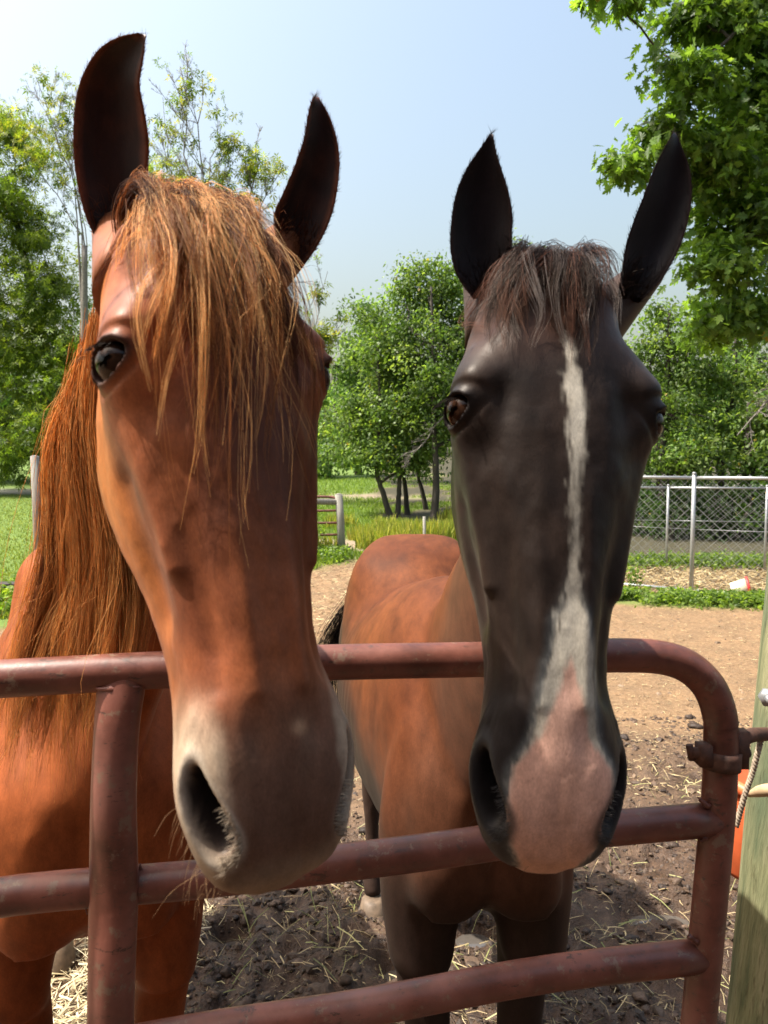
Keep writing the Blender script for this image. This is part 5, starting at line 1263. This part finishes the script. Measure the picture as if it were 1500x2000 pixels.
# ------------------------------------------------------------------ grass, weeds, straw, clods
def blades(name, X, Y, hgt, cols, r, width=.006, lean=.35, kind='stuff'):
    n = len(X); Z = gheight(X, Y); a = r.uniform(0, 6.28, n); s = np.stack([np.cos(a), np.sin(a), 0 * a], -1) * (width * r.uniform(.6, 1.4, n))[:, None]
    b = np.stack([X, Y, Z - .005], -1); t = b + np.stack([r.normal(size=n) * lean * hgt, r.normal(size=n) * lean * hgt, hgt], -1); m = b * .5 + t * .5 + np.stack([0 * X, 0 * X, .08 * hgt], -1)
    V = np.stack([b - s, b + s, m + s * .8, m - s * .8, t], 1).reshape(-1, 3); k = (np.arange(n) * 5)[:, None]
    me = mk_mesh(name, V, [k + np.array([[0, 1, 2, 3]]), k + np.array([[3, 2, 4]])], True, [M['grassm']], np.repeat(cols, 5, 0)); return add(name, me, None, kind=kind)
def pcol(pal, n, r, var=.3): pa = np.array(pal); h = r.random(n) * (len(pa) - 1) * .999; i = h.astype(int); f = (h - i)[:, None]; return (pa[i] * (1 - f) + pa[i + 1] * f) * r.uniform(1 - var, 1 + var, (n, 1))
r = np.random.default_rng(55)
GP = [(.08, .15, .02), (.15, .24, .03), (.26, .33, .05)]; YP = [(.14, .20, .03), (.27, .30, .05), (.40, .36, .09)]
# field between the horses
n = 60000; Y = 10.8 + 22 * r.random(n) ** 1.5; X = (r.uniform(-.24, .16, n)) * Y; mk = (zones(X, Y)[1] * (1 - zones(X, Y)[3])) > .4; X, Y = X[mk], Y[mk]
o = blades('meadow_grass', X, Y, r.uniform(.05, .14, len(X)), pcol(GP, len(X), r), r, .007); tag(o, 'bright green grass of the field between the horses', 'grass')
n = 16000; X = r.uniform(-1.2, 2.4, n); Y = 13.0 + r.random(n) * 3.6 + .5 * X; dn = fbm(np.stack([X * 1.1, Y * .8, 0 * X], -1), 3, 12) + .1; mk = dn > 0; X, Y = X[mk], Y[mk]
o = blades('tall_weeds', X, Y, r.uniform(.18, .52, len(X)) * (.6 + .6 * dn[mk]), pcol(YP, len(X), r), r, .011, .2); tag(o, 'tall yellow-green weeds in front of the grove', 'weeds')
n = 30000; Y = 7.8 + 17 * r.random(n) ** 1.4; X = r.uniform(-.56, -.36, n) * Y; mk = zones(X, Y)[2] < .2; X, Y = X[mk], Y[mk]
o = blades('lawn_grass', X, Y, r.uniform(.02, .06, len(X)), pcol([(.09, .14, .02), (.17, .22, .035), (.30, .31, .08)], len(X), r), r, .006); tag(o, 'short mown lawn at the left edge', 'grass')
# low broadleaf weeds: strip before the pen, below the far gate, behind the pen
def weeds(label, X, Y, H, size, pal):
    n = len(X); Z = gheight(X, Y); pos = np.stack([X, Y, Z + H * r.random(n) ** .8], -1)
    me = leaves_mesh('weeds', pos, size * r.uniform(.5, 1.3, n), 'oval', pcol(pal, n, r), r, up=.9); o = add('ground_weeds', me, None, kind='stuff'); tag(o, label, 'weeds')
WP = [(.07, .13, .02), (.13, .21, .035), (.22, .30, .07)]
n = 9000; X = r.uniform(2.4, 5.3, n); Y = 8.7 - .25 * (X - 4) + r.normal(size=n) * .17; mk = fbm(np.stack([X * 2.2, Y * 2.2, 0 * X], -1), 3, 31) > -.16
weeds('low leafy weeds along the foot of the chain link pen', X[mk], Y[mk], .13, .06, WP)
n = 5000; X = r.uniform(2.6, 6.5, n); Y = 11.45 + r.normal(size=n) * .2; weeds('weeds along the back of the pen', X, Y, .16, .06, WP)
n = 3500; X = r.uniform(-2.2, -.55, n); Y = 12.1 + r.normal(size=n) * .28; weeds('green weeds under the far red gate', X, Y, .16, .06, WP)
n = 420; X = -1.22 + r.normal(size=n) * .10; Y = 12.3 + r.normal(size=n) * .12; weeds('leafy weed clump climbing the far red gate', X, Y, .55, .06, WP)
n = 4500; X = r.uniform(-5.0, -3.6, n); Y = 8.6 + r.normal(size=n) * .35; weeds('leafy weeds at the lawn edge behind the chestnut rump', X, Y, .22, .06, GP)
n = 220; X = 3.15 + r.normal(size=n) * .05; Y = 9.5 + r.normal(size=n) * .05; weeds('small weed standing alone inside the pen', X, Y, .33, .05, WP)
# straw and hay bits
def straws(label, X, Y, L_, wd, cols, tilt=.25, name='straw'):
    n = len(X); Z = gheight(X, Y) + .004; a = r.uniform(0, 6.28, n); d = np.stack([np.cos(a), np.sin(a), r.normal(size=n) * tilt], -1) * L_[:, None] * .5
    s = np.stack([-np.sin(a), np.cos(a), .5 + 0 * a], -1) * (wd * r.uniform(.6, 1.3, n))[:, None]; c = np.stack([X, Y, Z + np.abs(d[:, 2])], -1); bend = np.stack([0 * a, 0 * a, L_ * .06], -1) + s * r.normal(size=(n, 1)) * 2
    V = np.stack([c - d - s, c - d + s, c + bend + s, c + bend - s, c + d + s * .6, c + d - s * .6], 1).reshape(-1, 3); k = (np.arange(n) * 6)[:, None]
    me = mk_mesh(name, V, np.concatenate([k + np.array([[0, 1, 2, 3]]), k + np.array([[3, 2, 4, 5]])]), False, [M['straw']], np.repeat(cols, 6, 0)); o = add(name, me, None, kind='stuff'); tag(o, label, 'straw')
SP = [(.20, .135, .06), (.34, .25, .12), (.50, .40, .21)]
n = 3000; Y = 1.9 + 2.2 * r.random(n); X = r.uniform(-.5, .7, n) * (Y + .1); mk = fbm(np.stack([X * 2, Y * 2, 0 * X], -1), 3, 77) > -.12
straws('loose straw and hay trodden into the mud', X[mk], Y[mk], r.uniform(.015, .085, mk.sum()), .0014, pcol(SP, mk.sum(), r), .18)
n = 5000; Y = 1.9 + 2.6 * r.random(n); X = r.uniform(-.5, .7, n) * Y; straws('chaff pressed into the mud', X, Y, r.uniform(.006, .03, n), .0012, pcol([(.12, .08, .04), (.26, .19, .10), (.42, .34, .18)], n, r), .3, 'chaff')
n = 420; Y = 1.9 + 2.0 * r.random(n); X = r.uniform(-.3, .5, n) * Y; straws('greenish hay stems lying on the mud', X, Y, r.uniform(.04, .14, n), .0014, pcol([(.16, .19, .05), (.30, .30, .10), (.42, .38, .17)], n, r), .4, 'hay')
n = 9000; X = -.62 - 1.6 * r.random(n); Y = 1.8 + 2.6 * r.random(n); straws('bed of pale straw at the chestnut hooves', X, Y, r.uniform(.03, .14, n), .0024, pcol([(.42, .33, .17), (.60, .50, .30), (.72, .63, .42)], n, r), .2, 'straw')
n = 9000; X = r.uniform(2.3, 6, n); Y = r.uniform(9.2, 11.3, n); straws('straw bedding on the ground of the pen', X, Y, r.uniform(.04, .14, n), .004, pcol(SP, n, r), .2, 'straw')
n = 4200; Y = 3.6 + 5.4 * r.random(n); X = r.uniform(.1, .62, n) * Y; straws('straw specks over the dry paddock dirt', X, Y, r.uniform(.010, .05, n), .0020, pcol(SP, n, r), .10, 'straw')
n = 2500; Y = 6.5 + 5 * r.random(n); X = r.uniform(-.2, .05, n) * Y; straws('straw specks on the dirt between the horses', X, Y, r.uniform(.02, .08, n), .004, pcol(SP, n, r), .12, 'straw')
# clods
ico_v = []; 
g_ = (1 + 5 ** .5) / 2
IV = nrm(np.array([(-1, g_, 0), (1, g_, 0), (-1, -g_, 0), (1, -g_, 0), (0, -1, g_), (0, 1, g_), (0, -1, -g_), (0, 1, -g_), (g_, 0, -1), (g_, 0, 1), (-g_, 0, -1), (-g_, 0, 1)]))
IF = np.array([(0, 11, 5), (0, 5, 1), (0, 1, 7), (0, 7, 10), (0, 10, 11), (1, 5, 9), (5, 11, 4), (11, 10, 2), (10, 7, 6), (7, 1, 8), (3, 9, 4), (3, 4, 2), (3, 2, 6), (3, 6, 8), (3, 8, 9), (4, 9, 5), (2, 4, 11), (6, 2, 10), (8, 6, 7), (9, 8, 1)])
def subdiv(V, Fc):
    V = list(map(tuple, V)); c = {}; out_ = []
    def mid(a, b):
        k = (min(a, b), max(a, b))
        if k not in c: c[k] = len(V); V.append(tuple(nrm((np.array(V[a]) + np.array(V[b])) / 2)))
        return c[k]
    for a, b, d in Fc:
        x, y, z = mid(a, b), mid(b, d), mid(d, a); out_ += [(a, x, z), (b, y, x), (d, z, y), (x, y, z)]
    return np.array(V), np.array(out_)
IV2, IF2 = subdiv(IV, IF)
def clods(label, X, Y, S_, cols, sink=.45, name='mud_clods', fine=False):
    IV_, IF_ = (IV2, IF2) if fine else (IV, IF)
    n = len(X); Z = gheight(X, Y); c = np.stack([X, Y, Z], -1); a = r.uniform(0, 6.28, n); k = len(IV_)
    base = IV_[None] * (1 + .85 * fbm(IV_[None] * 2.3 + r.uniform(0, 50, (n, 1, 3)), 2, 5)[..., None]) * np.stack([r.uniform(.7, 1.4, n), r.uniform(.7, 1.3, n), r.uniform(.45, .9, n)], -1)[:, None]
    V = c[:, None] + base * S_[:, None, None] + np.array([0, 0, 1]) * (S_ * (.4 - sink))[:, None, None]
    T = (np.arange(n) * k)[:, None, None] + IF_[None]
    me = mk_mesh(name, V.reshape(-1, 3), T.reshape(-1, 3), fine, [M['clod']], np.repeat(cols, k, 0)); o = add(name, me, None, kind='stuff'); tag(o, label, 'mud')
M['clod'] = simple('wet_clod', (1, 1, 1), .62, 70, .45, .8, .006, usecol=True)
for n, sz, sd in ((13000, .0056, False), (1500, .0100, True)):
    Y = 1.9 + 2.9 * r.random(n) ** 1.1; X = r.uniform(-.35, .62, n) * Y; mk = (fbm(np.stack([X * 2.6, Y * 2.6, 0 * X], -1), 3, 44) > -.15)
    for c, r1, r2 in PUD: mk &= ((X - c[0]) / (r1 * 1.5)) ** 2 + ((Y - c[1]) / (r2 * 2.4)) ** 2 > .8
    X, Y = X[mk], Y[mk]; clods('churned crumbs and clods of dark mud round the hooves', X, Y, np.exp(r.normal(size=len(X)) * .55) * sz, pcol([(.036, .020, .011), (.078, .045, .026), (.13, .08, .048)], len(X), r), fine=sd)
n = 1500; Y = 3.6 + 5 * r.random(n); X = r.uniform(.12, .62, n) * Y; clods('dry crumbs of dirt over the paddock', X, Y, np.exp(r.normal(size=n) * .5) * .0052, pcol([(.16, .10, .055), (.25, .165, .10), (.34, .24, .15)], n, r), name='dirt_crumbs')
